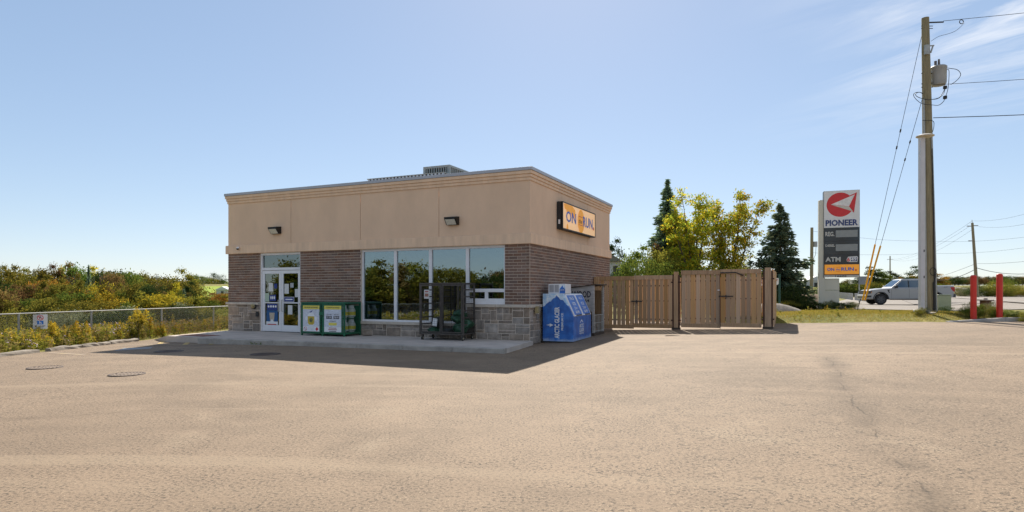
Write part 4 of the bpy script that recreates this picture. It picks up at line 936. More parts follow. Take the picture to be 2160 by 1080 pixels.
def wornpaint(name, col, lo, hi):
    m = bpy.data.materials.new(name); m.use_nodes = True; nt = m.node_tree; N = nt.nodes; K = nt.links; b = N['Principled BSDF']; b.inputs['Roughness'].default_value = .8
    tc = N.new('ShaderNodeTexCoord'); n = N.new('ShaderNodeTexNoise'); n.inputs['Scale'].default_value = 7; n.inputs['Detail'].default_value = 7; n.inputs['Roughness'].default_value = .75; K.new(tc.outputs['Object'], n.inputs['Vector'])
    r = N.new('ShaderNodeMapRange'); r.inputs[1].default_value = lo; r.inputs[2].default_value = hi; K.new(n.outputs[0], r.inputs[0])
    mx = N.new('ShaderNodeMix'); mx.data_type = 'RGBA'; K.new(r.outputs[0], mx.inputs[0]); mx.inputs[6].default_value = (*col, 1); mx.inputs[7].default_value = (.31,.235,.175,1); K.new(mx.outputs[2], b.inputs['Base Color']); return m
M_YP = wornpaint('worn_yellow_paint', (.52,.36,.08), .45, .66); M_BP = wornpaint('worn_blue_paint', (.20,.29,.36), .38, .58); M_BP2 = wornpaint('faint_yellow_paint', (.46,.34,.14), .34, .52)
def seg(name, p0, p1, w, m, dz=.005):
    d = Vector((p1[0]-p0[0], p1[1]-p0[1])); n = Vector((-d.y, d.x)).normalized()*w/2
    paint(name, [(p0[0]-n.x,p0[1]-n.y),(p1[0]-n.x,p1[1]-n.y),(p1[0]+n.x,p1[1]+n.y),(p0[0]+n.x,p0[1]+n.y)], m, dz)
def gp(u, v, z=-.08):
    Y = (1.5-z)*1319/(v-617); return (px(u, Y), Y)
for (u0, v0, u1, v1) in ((337,726,350,717), (390,729,404,717), (445,729,457,719)): seg('painted_line', gp(u0,v0), gp(u1,v1), .14, M_YP)
seg('painted_line', gp(100,744,-.1), gp(178,751,-.1), .12, M_BP2); seg('painted_line', gp(258,729), gp(470,730), .10, M_BP2, .007)
paint('painted_patch', [gp(238,741), gp(262,735), gp(322,733), gp(318,737)], M_BP)
_p = [tuple(S(x_, y_, .005)) for x_, y_ in ((-11.2,-2.6),(-9.9,-2.7),(-9.9,-2.0),(-11.2,-1.9))]
tag(MB().add(_p, [(0,1,2,3)]).build('tactile_plate', mat('rust_red_plate', (.22,.085,.05), .85, .3, 6)), kind='structure')
# ------------------------------------------------------------------ island kerb, bollards
def kerb_line(x0, x1, n):
    for k in range(n):
        a, c = x0+(x1-x0)*k/n+.004, x0+(x1-x0)*(k+1)/n-.004
        pa, pc_ = Vector((a, back_edge(a), lotz(a))), Vector((c, back_edge(c), lotz(c)))
        h = .14 if k else .03
        b = MB(); dn = Vector((.02, 1, 0)).normalized()
        sec = [(-.02,-.1),(.16,-.1),(.16,.14),(.03,.14),(-.0,.12)]; vs = []
        for p, hh in ((pa, h), (pc_, .14)):
            for s, z in sec: vs.append(p+dn*s+Vector((0,0,z if z < 0 else z-(.14-hh))))
        b.add(vs, [tuple(range(5)), tuple(range(9,4,-1))]+[(i, 5+i, 5+(i+1)%5, (i+1)%5) for i in range(5)])
        tag(b.build('kerb', M_KERB, None), kind='structure')
kerb_line(15.2, 33.0, 9)
M_RED = mat('red_plastic_sleeve', (.62,.03,.014), .5, .12, 3, .1, 20)
for u, Y, vt, lab in ((2053.5, 22.15, 580, 'red bollard beside the grass end of the kerbed island'), (2108.5, 22.1, 577, 'red bollard among weeds right of the brown box')):
    x = px(u, Y); z = T(x, Y); h = 1.5+(617-vt)/1319*Y-z
    t = thing('bollard', lab, 'bollard', (x, Y, z), 0, 'red bollards on the kerbed island'); r = .095
    MB().lathe([(r,0),(r,h-.09)], (0,0,0), 'z', 20).build('sleeve', M_RED, t, smooth=True)
    MB().lathe([(r*1.0,h-.089),(r*1.03,h-.085),(r*1.03,h-.06),(r*.93,h-.03),(r*.6,h-.005),(.001,h)], (0,0,0), 'z', 20).build('cap', M_RED, t, smooth=True)
x, Y = px(2079, 24.2), 24.2
t = thing('box_post', 'rusty brown square box with a flat lid between the red bollards', 'box', (x, Y, T(x, Y)), R(12)); z = T(x, Y)
MB().box(-.13,.13,-.13,.13,0,.58).build('post', mat('rust_box', (.09,.035,.02), .8, .35, 7), t); MB().box(-.21,.21,-.17,.17,.581,.62).build('lid', mat('lid_grey', (.33,.27,.23), .7, .3, 8), t); MB().lathe([(.001,.69),(.06,.68),(.07,.62)], (0,0,0), 'z', 10).build('knob', mat('lid_grey', 0), t)
MB().box(-.134,.134,-.134,.134,.37,.385).build('strap', mat('old_brass', 0), t)
# ------------------------------------------------------------------ light pole and utility pole
M_WPOLE = mat('white_pole_paint', (.58,.56,.56), .4, .08, 2, metal=.0)
Y = 24.0; x = px(1944, Y); z = T(x, Y)
lp = thing('light_pole', 'square white light pole with a flat lamp head beside the timber pole', 'light pole', (x, Y, z), 0); H = 1.5+(617-288)/1319*Y-z
MB().bbox(-.085,.085,-.085,.085,.12,H,.012).build('shaft', M_WPOLE, lp); MB().bbox(-.2,.2,-.2,.2,.05,.13,.01).build('base_plate', M_WPOLE, lp)
MB().lathe([(.34,-.5),(.34,.045),(.32,.05),(.001,.05)], (.12,-.05,0), 'z', 18).build('footing', M_CONC, lp)
b = MB(); b.lathe([(.001,.10),(.20,.09),(.31,.045),(.31,.02),(.27,.0),(.001,-.0)], (.10,-.05,H-.03), 'z', 20); b.build('lamp_head', mat('lamp_head_cream', (.55,.50,.44), .5, .12, 5), lp, smooth=True)
for zz in (1.35, 2.35): MB().box(.02,.06,-.09,-.084,zz,zz+.09).build('cover_hole', M_BLACKM, lp)
M_TIMB = mat('treated_pole', (.26,.215,.125), .9, .28, 3, .5, 16, stretch=(8,8,.5))
Y = 25.0; X = px(1957, Y); z = T(X, Y)
up = thing('utility_pole', 'thick timber utility pole with a grey transformer and cables', 'utility pole', (X, Y, z), 0); H = 1.5+(617-38)/1319*Y-z
zz = lambda v: 1.5+(617-v)/1319*Y-z
xx = lambda u: px(u, Y)-X
b = MB(); b.path([(.085,0,-.3),(.085,0,.0),(.02,0,H*.45),(-.10,0,H)], [.275,.27,.195,.135], 16); b.build('pole_shaft', M_TIMB, up, smooth=True)
M_GALV = mat('galvanised_conduit', (.36,.36,.34), .5, .15, 5, metal=.3); M_CABLE = mat('black_cable', (.015,.015,.016), .6, .1, 4)
b = MB(); b.path([(-.17,-.18,0),(-.19,-.15,3),(-.22,-.1,zz(210))], .035, 8); b.build('conduit', M_GALV, up)
b = MB(); b.path([(.17,-.27,0),(.10,-.23,4),(.03,-.2,7)], .03, 8); b.build('conduit', M_GALV, up)
b = MB(); b.path([(.06,-.30,.1),(.05,-.29,1.2)], .045, 8); b.build('cable_guard', M_CABLE, up)
b = MB(); b.path([(.06,-.29,1.1),(.08,-.26,3),(.03,-.22,6.5)], .018, 6); b.build('cable', M_CABLE, up)
b = MB(); b.path([(-.0+.13*math.cos(a*math.pi/10), -.32, 1.62+.15*math.sin(a*math.pi/10)) for a in range(21)], .013, 6, cap=False); b.path([(.12,-.31,1.68),(.1,-.31,1.4),(.06,-.31,1.15)], .013, 6); b.build('cable_coil', M_CABLE, up)
# transformer
cx = xx(1980); M_TG = mat('transformer_grey', (.34,.34,.33), .5, .12, 3)
tr = MB(); tr.lathe([(.001,zz(180)-.02),(.24,zz(180)),(.27,zz(175)),(.275,zz(145)),(.29,zz(144)),(.29,zz(142)),(.25,zz(140)),(.001,zz(139.5))], (cx,0,0), 'z', 20); tr = tr.build('transformer', M_TG, up, smooth=True)
b = MB(); b.path([(cx-.06,-.1,zz(140)),(cx-.06,-.1,zz(127))], [.05,.035], 8); b.path([(cx-.16,-.05,zz(140)),(cx-.16,-.05,zz(130))], [.045,.05], 8); b.build('bushing', mat('bushing_dark', (.12,.10,.09), .4), tr)
for v in (152, 172): MB().box(.1,cx-.2,-.04,.04,zz(v)-.04,zz(v)+.03).build('bracket', M_GALV, tr)
def smooth(P, n=4):
    P = [Vector(p) for p in P]; out = []
    for i in range(len(P)-1):
        a, b_, c, d = P[max(0, i-1)], P[i], P[i+1], P[min(len(P)-1, i+2)]
        for k in range(n): t = k/n; out.append(.5*((2*b_)+(c-a)*t+(2*a-5*b_+4*c-d)*t*t+(3*b_-a-3*c+d)*t**3))
    return out+[P[-1]]
def cable(pts, r=.012): b = MB(); b.path(smooth([(xx(u), -.15+dy, zz(v)) for u, v, dy in pts]), r, 6); return b.build('cable', M_CABLE, up)
cable([(1990,146,0),(1998,147,0),(2010,152,-.1),(2017,162,-.1),(2013,172,0),(2000,181,0)]); cable([(1991,150,0),(1996,151,0),(1996,170,0),(1994,190,0),(1990,204,0),(1985,216,0),(1975,224,0),(1955,227,-.2),(1935,222,-.1),(1924,208,0),(1923,200,0),(1932,197,0),(1941,199,0)])
cable([(1990,186,0),(1980,203,0),(1965,213,-.2),(1945,216,-.2),(1928,209,-.1),(1926,201,0),(1934,197,0),(1942,201,0)]); cable([(1988,190,0),(1985,200,0),(1970,212,-.1),(1950,216,-.2)], .009); cable([(1959,90,0),(1975,80,0),(2000,73,0),(2015,65,0),(2028,52,0)], .008)
cable([(1940,256,0),(1955,260,-.2),(1961,270,-.1),(1962,280,0)], .012)
for u, v in ((1988,187), (1988,208)): MB().box(xx(u)-.05,xx(u)+.05,-.2,-.1,zz(v)-.06,zz(v)+.06).build('connector', M_CABLE, up)
b = MB(); b.box(-.22,-.05,-.2,-.1,zz(118),zz(98)); b.tube((-.05,-.15,zz(100)),(xx(1965),-.15,zz(99)), .025); b.tube((xx(1963),-.15,zz(99)),(xx(1958),-.15,zz(114)), .03); b.build('cutout', M_GALV, up)
for v in (55, 60, 155, 177, 184): MB().tube((-.26,0,zz(v)),(.2,0,zz(v)), .014).build('through_bolt', M_IRON, up)
b = MB(); b.path([(.06,0,zz(47.5)),(xx(1990),0,zz(46.5))], [.03,.03], 8); b.build('strain_insulator', M_CABLE, up)
b = MB(); b.path([(xx(2028)+.08*math.cos(k*math.pi/6), 0, zz(46)+.08*math.sin(k*math.pi/6)) for k in range(13)], .016, 5, cap=False); b.build('wire_clamp', M_IRON, up)
MB().path([(-.10,-.1,zz(287)),(-.05,-.2,zz(284)),(.05,-.15,zz(290))], .015).build('cable', M_CABLE, up)
# overhead wires from this pole
def sag(p, q, s, n=14): return [tuple(Vector(p).lerp(Vector(q), k/n)-Vector((0,0,4*s*(k/n)*(1-k/n)))) for k in range(n+1)]
def wire(p, q, s, r, label): return tag(MB().path(sag(p, q, s), r, 4, cap=False).build('overhead_wire', M_CABLE), label, 'wire')
EP = (40, 14)
for v0, v1, r, lab in ((46.5, 22, .010, 'topmost thin wire leaving the transformer pole'), (181, 164, .010, 'thin wire leaving the pole just below the transformer'), (250, 241, .016, 'thicker cable leaving the transformer pole below its looped leads')):
    p = (X+(.55 if v0 < 50 else .15), Y-.1, 1.5+(617-v0)/1319*Y); tt = .1194; zq = 1.5+(617-v1)/1319*23.7
    wire(p, (EP[0], EP[1], p[2]+(zq-p[2])/tt*.5+.4), .45, r, lab)
t = thing('utility_pole', 'plain timber utility pole carrying the far end of the transformer wires', 'utility pole', (EP[0], EP[1], lotz(40))); b = MB(); b.path([(0,0,-.2),(0,0,12.6)], [.2,.14], 12); b.build('pole_shaft', M_TIMB, t, smooth=True)
# guy wires with yellow guards
anc = Vector((px(1806, 29.5), 29.5, T(px(1806, 29.5), 29.5)))
gy_ = thing('guy_wire', 'pair of guy wires with yellow plastic guards staying the transformer pole', 'guy wire', anc)
M_YG = mat('yellow_guard', (.78,.40,.02), .45, .1, 4)
MB().path([(0,0,-.1), tuple((Vector((X, Y, 9)) - anc)*.075)], .018, 6).build('anchor_rod', M_IRON, gy_)
for v, du in ((65, 0), (205, .14)):
    p = Vector((X-.2, Y, 1.5+(617-v)/1319*Y)); a = anc+Vector((.25+du*.8, -.1, .55)); L = p-a
    MB().path([tuple(a-anc), tuple(p-anc)], .009, 4).build('wire', M_CABLE, gy_); MB().path([tuple(a-anc+L*.0), tuple(a-anc+L*(.235 if v < 100 else .30))], .037, 8).build('guard', M_YG, gy_)
    for k in (.60, .66) if v < 100 else (.72, .80): MB().path([tuple(a-anc+L*k), tuple(a-anc+L*(k+.012))], .03, 6).build('clamp', M_IRON, gy_)
# pale green service box
Y = 29.5; x = px(1989.5, Y); z = T(x, Y)
t = thing('service_box', 'pale green steel service box behind the timber pole', 'service box', (x, Y, z), R(-16)); M_PG = mat('pale_green_paint', (.33,.36,.25), .5, .1, 3)
MB().bbox(-.27,.27,-.2,.2,.0,.80,.02).build('cabinet', M_PG, t); MB().bbox(-.29,.29,-.22,.22,.801,.84,.015).build('lid', M_PG, t); MB().box(-.2,.2,-.206,-.201,.08,.72).build('door', M_PG, t)

# ------------------------------------------------------------------ fuel price sign
Y = 36.0; x = px(1768, Y); z = T(x, Y)
f = lambda v: 1.5+(617-v)/1319*Y-z
wpx = Y/1319
M_SGREY = mat('sign_grey_cladding', (.60,.57,.48), .5, .08, 1.2, stretch=(1,1,.3)); M_SW = mat('sign_white', (.72,.71,.71), .4, .05, 2); M_CHAR = mat('sign_charcoal', (.028,.030,.035), .35, .2, 3)
ps = thing('price_sign', 'tall roadside fuel price sign with a red disc and white arrow reading PIONEER', 'sign', (x, Y, z), R(-20))
g = lambda u: (u-1768)*wpx*.92
MB().bbox(g(1728),g(1741),.05,.5,.0,f(420),.02).build('column', M_SGREY, ps); MB().bbox(g(1729)+.005,g(1771),.10,.88,0,f(612)-.01,.02).build('base_panel', M_SGREY, ps); MB().bbox(g(1729)+.005,g(1771),.10,.88,f(612)+.01,f(587),.02).build('base_panel', M_SGREY, ps)
x0, x1 = g(1738), g(1812)
cab = MB().box(x0,x1,.0,.5,f(585),f(402)).build('cabinet', M_CHAR, ps, bevel=.01)
def pan(n, m, u0, u1, v0, v1, k=1, par=cab): return MB().box(g(u0),g(u1),-.004*k-.008,-.004*k+.001 if k > 1 else .001,f(v1),f(v0)).build(n, m, par)
pan('top_panel', M_SW, 1738.6, 1811.5, 402.4, 480); 
def disc(pts, m, k, n): return MB().prism([(g(u), f(v)) for u, v in pts], (0,-.013-.004*k,0), (1,0,0), (0,0,1), (0,.003,0)).build(n, m, cab)
disc(disc_pts(1772,432,28,40,25.5), M_REDL, 1, 'red_disc'); disc([(1751,431),(1806,407.5),(1800,450),(1793,444)], M_REDL, 2, 'arrow_edge')
disc([(1753,431),(1802,411.5),(1790,436)], mat('arrow_white', (.74,.70,.69), .4), 3, 'arrow'); disc([(1753,431.4),(1790,436.4),(1798.5,447.5)], mat('arrow_beige', (.56,.50,.44), .4), 3, 'arrow'); disc([(1790,436),(1802,411.5),(1796,432),(1798.5,447.5)], M_REDL, 4, 'arrow_edge')  # arrow printed in two tones, white and beige
def pt(body, m, u0, u1, v0, v1, bold=.02, **kw): return text(cab, body, m, (g((u0+u1)/2), -.024, f((v0+v1)/2)), g(u1)-g(u0), f(v0)-f(v1), bold=bold, **kw)
M_NV = mat('navy_print', (.025,.045,.17), .4); M_LG = mat('light_grey_print', (.55,.53,.50), .45); M_LCD = mat('blank_display', (.26,.27,.27), .35, .08, 4)
pt('PIONEER', M_NV, 1742, 1808, 463.5, 476.5, .035)
for v0, v1, vd0, vd1, nm in ((481, 508, 486, 500.5, 'REG.'), (510, 536.5, 515.5, 529.5, 'DIESEL')):
    pan('price_panel', mat('price_panel_black', (.018,.02,.024), .15, .2, 2), 1740, 1810.5, v0, v1); pan('display', M_LCD, 1763, 1807.5, vd0, vd1, 3)
    pt(nm, M_LG, 1741.5, 1760 if nm == 'REG.' else 1761, vd0+2.5 if nm == 'REG.' else vd0-.2, vd1-2.5 if nm == 'REG.' else vd1-9.2, .03)
pan('atm_panel', M_CHAR, 1740, 1810.5, 538, 556); pt('ATM', M_LG, 1741.5, 1773, 542, 552, .035)
disc([(1785,548),(1788,542),(1806,541),(1808,543),(1807,553),(1792,553),(1786,552)], M_SW, 2, 'lottery_patch'); disc([(1794,544),(1806,543),(1806,551.5),(1794,551.5)], M_NV, 3, 'lottery_patch'); pt('6', M_REDL, 1786, 1792, 543.5, 552, .03); t6 = text(cab, '49', M_SW, (g(1799.5), -.0295, f(547.2)), g(1805)-g(1794), f(543.4)-f(551), bold=.03)
pan('orange_panel', M_ORANGE, 1740, 1810.5, 558, 578.5); pt('ON', M_NAVYL, 1745, 1760, 564.5, 571.5, .035); pt('RUN', M_NAVYL, 1774, 1800, 564, 571.5, .035); pt('the', M_NAVYL, 1763.5, 1771.5, 566, 570.5, .01, shear=.2); disc(disc_pts(1804,570,1.8,12), M_REDL, 3, 'dot')
for v in (563.6, 572.6): pan('rule', M_REDL, 1763.5, 1771.5, v, v+.5, 4)
pan('number_panel', mat('cream_panel', (.50,.46,.42), .5, .1, 2), 1739, 1810.5, 580.5, 585.2); pt('16605', M_INK, 1762, 1785, 580.9, 584.8, .01)

# ------------------------------------------------------------------ pickup truck
M_TP = mat('grey_car_paint', (.34,.335,.33), .35, .03, 1, coat=.6); M_TRIM = mat('black_trim', (.018,.018,.02), .45, .15, 5); M_CG = glassmat('car_glass', (.25,.32,.36), .12, reflcol=(.7,.85,.95)); M_TYRE = mat('tyre_rubber', (.018,.017,.017), .8, .2, 9); M_RIM = mat('dark_alloy', (.10,.10,.105), .35, .2, 9, metal=.7)
tY = 46.5; tx = px(1858.5, tY); tz = T(tx+2, tY)+.04
truck = thing('pickup_truck', 'light grey crew-cab pickup truck standing on the driveway behind the poles', 'pickup truck', (tx, tY, tz), R(-11))
# local: x backwards from the front axle, y to the far side, z up
def arch(cx, r, n=9): return [(cx-r*math.cos(math.pi*k/(n-1)), .40+r*math.sin(math.pi*k/(n-1))) for k in range(n)]
prof = [(-.93,.45),(-.55,.42)]+arch(0,.52)+[(.62,.42),(3.05,.44)]+arch(3.69,.52)+[(4.3,.50),(4.86,.58),(4.90,.95),(4.90,1.40),(4.86,1.43),(3.05,1.42),(3.0,1.28),(.95,1.26),(.2,1.22),(-.62,1.12),(-.88,1.04),(-.95,.9),(-.97,.6)]
wT = 1.98
def loft(b, prof, ys):
    """side profile carried across the width; sections inset towards the sides for rounded shoulders"""
    n = len(prof); cx = 2.0; cz = .9; vs = []
    for y, k in ys:
        for (X_, Z_) in prof: vs.append((cx+(X_-cx)*(1-.02*k), y, Z_-(k*.06 if Z_ > 1.0 else 0)+(k*.02 if Z_ < .5 else 0)))
    m = len(ys); fs = [(i*n+k, i*n+(k+1)%n, (i+1)*n+(k+1)%n, (i+1)*n+k) for i in range(m-1) for k in range(n)]
    fs += [tuple(range(n)), tuple(range((m-1)*n, m*n))]; b.add(vs, fs)
b = MB(); loft(b, prof, [(0,1),(.05,.35),(.14,0),(wT-.14,0),(wT-.05,.35),(wT,1)]); body = b.build('body', M_TP, truck, smooth=True)
# cab: lower rim to roof
lo = [(.72,1.24),(3.02,1.27)]; 
b = MB(); c0 = [(.66,.07),(3.04,.07),(3.04,wT-.07),(.66,wT-.07)]; c1 = [(1.42,.24),(2.88,.24),(2.88,wT-.24),(1.42,wT-.24)]; c2 = [(1.62,.33),(2.74,.33),(2.74,wT-.33),(1.62,wT-.33)]
vs = [(x,y,1.22) for x,y in c0]+[(x,y,1.87) for x,y in c1]+[(x,y,1.93) for x,y in c2]; fs = [(0,1,2,3),(8,9,10,11)]+[(r*4+k, r*4+(k+1)%4, r*4+4+(k+1)%4, r*4+4+k) for r in (0,1) for k in range(4)]
b.add(vs, fs); cab_ = b.build('cab', M_TP, truck, bevel=.03)
def side(x, z, far=False):
    """point on the cab side at x,z just proud of it"""
    k = (z-1.22)/.65; y = .07+.17*k-.006; return (x, wT-y if far else y, z)
for far in (False, True):
    for pts in ([(.98,1.29),(1.86,1.29),(1.86,1.80),(1.50,1.80)], [(1.95,1.29),(2.80,1.29),(2.72,1.80),(1.95,1.80)]):
        MB().add([side(x, z_, far) for x, z_ in pts], [(0,1,2,3)]).build('side_window', M_CG, cab_)
    MB().add([side(x, z_-.0, far) for x, z_ in [(1.865,1.28),(1.945,1.28),(1.945,1.81),(1.865,1.81)]], [(0,1,2,3)]).build('window_pillar', M_TRIM, cab_)
MB().add([(.72-.01,.16,1.26),(.72-.01,wT-.16,1.26),(1.40-.01,wT-.28,1.85),(1.40-.01,.28,1.85)], [(0,1,2,3)]).build('windscreen', M_CG, cab_)
MB().box(1.0,2.9,.2,wT-.2,1.0,1.24).build('seats', M_TRIM, cab_)
for y, s in ((-.015, -1), (wT-.25, 1)):
    for cx in (0, 3.69):
        w = MB(); w.lathe([(.27,0),(.36,-.01),(.405,.03),(.41,.13),(.405,.23),(.36,.27),(.27,.26)], (cx,y,.41), 'y', 26); w = w.build('wheel', M_TYRE, truck, smooth=True)
        yy = y+.03 if s < 0 else y+.23; MB().lathe([(.001,0),(.06,-.012*-s if False else 0),(.27,0)], (cx,yy+(.02 if s < 0 else -.02),.41), 'y', 26).build('rim_back', M_TRIM, w)
        for k in range(6):
            a = k*math.pi/3; dx, dz = math.cos(a), math.sin(a); q = MB(); q.prism([(.03,-.035),(.26,-.055),(.26,-.02),(.1,0),(.26,.02),(.26,.055),(.03,.035)], (cx,yy,.41), (dx,0,dz), (-dz,0,dx), (0,.015,0)); q.build('spoke', M_RIM, w)
        MB().lathe([(.25,-.005),(.275,-.012),(.275,.02),(.25,.02)], (cx,yy,.41), 'y', 26).build('rim', M_RIM, w)
    for cx in (0, 3.69):
        q = MB(); n = 13; yy = -.012 if s < 0 else wT-.03; pts = [(cx-.55*math.cos(math.pi*k/(n-1)), .42+.55*math.sin(math.pi*k/(n-1))) for k in range(n)]+[(cx+.49*math.cos(math.pi*k/(n-1)), .42+.49*math.sin(math.pi*k/(n-1))) for k in range(n)]
        q.prism(pts, (0,yy,0), (1,0,0), (0,0,1), (0,.045,0)); q.build('arch_trim', M_TP if False else M_TRIM, truck)
MB().box(-.4,4.2,.25,wT-.25,.38,.62).build('underbody', M_TRIM, truck); MB().box(.62,3.05,-.02,.10,.36,.43).build('running_board', M_TRIM, truck); MB().box(.62,3.05,wT-.10,wT+.02,.36,.43).build('running_board', M_TRIM, truck)
M_HL = mat('headlamp_dark', (.05,.05,.055), .12, .3, 9); M_TL = mat('tail_lamp_red', (.42,.012,.012), .2, .1, 5); M_AMB = mat('amber_lens', (.65,.22,.03), .3)
for y, s in ((.0, -1), (wT, 1)):
    q = MB(); y0 = y-.012*1 if s < 0 else y-.10; q.prism([(-.955,.80),(-.66,.84),(-.60,1.04),(-.90,1.03)], (0,y0 if s < 0 else wT-.11,0), (1,0,0), (0,0,1), (0,.12,0)); h = q.build('headlight', M_HL, truck); q = MB(); q.prism([(-.70,.86),(-.655,.86),(-.615,1.0),(-.66,.96)], (0,-.016 if s < 0 else wT+.012,0), (1,0,0), (0,0,1), (0,.004,0)); q.build('amber_strip', M_AMB, h)
    q = MB(); q.prism([(4.62,1.30),(4.91,1.32),(4.91,.98),(4.80,1.0),(4.68,1.15)], (0,-.008 if s < 0 else wT-.1,0), (1,0,0), (0,0,1), (0,.108,0)); q.build('taillight', M_TL, truck)
    q = MB(); q.bbox(.88,1.08,(-.22 if s < 0 else wT+.04),(-.04 if s < 0 else wT+.22),1.24,1.44,.03); q.build('mirror', M_TRIM, truck)
    for xh in (1.6, 2.62): MB().box(xh,xh+.2,(-.012 if s < 0 else wT-.005),(.005 if s < 0 else wT+.012),1.10,1.135).build('door_handle', M_TP, truck)
    for xd in (.70, 1.90, 2.98): MB().box(xd,xd+.012,(-.0015 if s < 0 else wT-.001),(.001 if s < 0 else wT+.0015),.5,1.2).build('door_gap', M_TRIM, truck)
    q = MB(); q.prism([(.42,1.12),(.58,1.13),(.56,.98),(.62,.88),(.52,.90),(.46,1.02)], (0,-.008 if s < 0 else wT,0), (1,0,0), (0,0,1), (0,.008,0)); q.build('fender_vent', M_TRIM, truck)
text(truck, '4X4', M_TRIM, (4.3,-.004,1.30), .26, .06, shear=.3, bold=.01)
MB().bbox(-1.04,-.90,.03,wT-.03,.45,.74,.04).build('bumper', M_TP, truck); MB().box(-1.045,-1.03,.25,wT-.25,.50,.62).build('bumper_grille', M_TRIM, truck); MB().box(-.985,-.93,.28,wT-.28,.78,1.06).build('grille', M_TRIM, truck); MB().box(-.98,-.66,-.008,.002,.55,.68).build('fog_recess', M_TRIM, truck)
MB().bbox(4.88,5.02,.04,wT-.04,.56,.82,.03).build('bumper', M_RIM, truck); MB().box(4.901,4.912,.15,wT-.15,.86,1.36).build('tailgate', M_TP, truck)
# ------------------------------------------------------------------ roadside: far poles, wires, posts, signs
def pole(u, Y, vt, r0, r1, lean, label, arms=()):
    x = px(u, Y); z = T(x, Y); H = 1.5+(617-vt)/1319*Y-z; t = thing('utility_pole', label, 'utility pole', (x, Y, z), 0); b = MB(); b.path([(0,0,-.2),(lean,0,H)], [r0, r1], 10); b.build('pole_shaft', M_TIMB, t, smooth=True)
    for (du, v, w) in arms: zz_ = 1.5+(617-v)/1319*Y-z; k = zz_/H; MB().box(lean*k+min(0,w),lean*k+max(0,w),-.05,.05,zz_-.05,zz_+.05).build('cross_arm', M_GALV, t)
    return t, x, z, H
RY = 74.
t, rx, rz, rH = pole(2062, RY, 470, .2, .13, -.62, 'leaning timber pole beyond the road with small cross arms', ((0,477,-.65),(0,476,.65),(0,508,-.6)))
MB().tube((-.62,0,rH),(-.66,0,rH+.35), .03).build('insulator', M_GALV, t)
t, lx, lz, lH = pole(1711.5, 60., 480, .17, .13, .05, 'timber pole with a small transformer left of the price sign')
q = MB(); q.lathe([(.001,0),(.2,0),(.2,.5),(.001,.52)], (.36,0,lH-1.85), 'z', 12); q = q.build('transformer', M_TG, t); MB().path([(.45,0,lH-1.85),(.4,0,lH-2.6),(.15,0,lH-3.1)], .02, 4).build('cable', M_CABLE, t)
t, fx, fz, fH = pole(1877.5, 165., 540, .17, .13, 0, 'thin distant timber pole above the pickup truck', ((0,547,-.8),(0,547,.8)))
pole(1682, 95., 571, .09, .08, 0, 'slim distant pole left of the price sign'); pole(1868.6, 130., 585, .08, .07, 0, 'short slim distant post next to the thin pole'); pole(1839, 110., 572, .1, .09, 0, 'slim distant pole behind the yellow guards')
tr_ = lambda v: 1.5+(617-v)/1319*RY
def wp(u, v, Y): return (px(u, Y), Y, 1.5+(617-v)/1319*Y)
for (p, q, s, r, lab) in ((wp(2051,466,RY), wp(1877,547,165), 1.2, .012, 'topmost thin wire from the leaning pole to the thin distant pole'), (wp(2044,478,RY), wp(1871,548,165), 1.4, .012, 'second thin wire from the leaning pole to the thin distant pole'), (wp(2054,482,RY), wp(1884,548,165), 1.6, .012, 'third thin wire from the leaning pole to the thin distant pole'),
    (wp(2059,556,RY), wp(1877,600,165), .9, .02, 'sagging cable low on the leaning pole towards the distant pole'), (wp(2059,567,RY), wp(1968,590,95), .5, .035, 'thick black cable low on the leaning pole towards the truck'),
    (wp(2052,466,RY), wp(2300,395,52), .8, .012, 'topmost thin wire from the leaning pole towards the near road'), (wp(2064,478,RY), wp(2300,425,52), .8, .012, 'second thin wire from the leaning pole towards the near road'), (wp(2060,565,RY), wp(2320,545,52), 1.0, .035, 'thick black cable low on the leaning pole towards the near road'), (wp(2062,556,RY), wp(2300,530,52), .3, .018, 'thin cable above the thick one on the leaning pole'),
    (wp(1713,487,60.), wp(1957,508,70), .3, .011, 'long thin wire behind the price sign to the right'), (wp(1957,508,70), wp(2300,478,52), .5, .011, 'long thin wire crossing behind the leaning pole high up'), (wp(1713,533,60.), wp(1957,534,70), .2, .011, 'long thin lower wire behind the price sign to the right'), (wp(1957,534,70), wp(2300,498,52), .5, .011, 'long thin lower wire crossing behind the leaning pole')):
    wire(p, q, s, r, lab)
for k in range(17):       # guide-rail posts along the far road bend
    u = 1771+k*3.3+(.05*k*k if k > 8 else 0); Yk = 92-k*2.0; xk = px(u, Yk)
    if k == 0: gp0 = MB().bbox(-.09,.09,-.09,.09,-.1,.85,.02).mesh('guide_post', mat('pale_post', (.42,.40,.37), .8, .2, 4))
    tag(link('guide_post', gp0, None, (xk, Yk, T(xk, Yk))), 'pale short guide-rail post in the row beyond the price sign', 'post', 'guide-rail posts along the road bend')
Y = 58.; x = px(1822, Y); t = thing('road_sign', 'grey back of a rectangular road sign behind the yellow guards', 'sign', (x, Y, T(x, Y)), R(8)); zz_ = lambda v: 1.5+(617-v)/1319*Y-T(x, Y)
MB().box(-.52,.52,-.02,.02,zz_(600),zz_(583)).build('plate', mat('sign_back_grey', (.20,.21,.22), .5, .1, 2), t)
for s in (-.42, .38): MB().box(s-.04,s+.04,.021,.09,-.1,zz_(585)).build('post', M_GALV, t)
Y = 31.; x = px(1624, Y); z = T(x, Y); t = thing('clinic_sign', 'white shield-shaped veterinary clinic sign with red lettering on green posts behind the end post', 'sign', (x, Y, z), R(-6)); k = Y/1319; zz_ = lambda v: 1.5+(617-v)/1319*Y-z
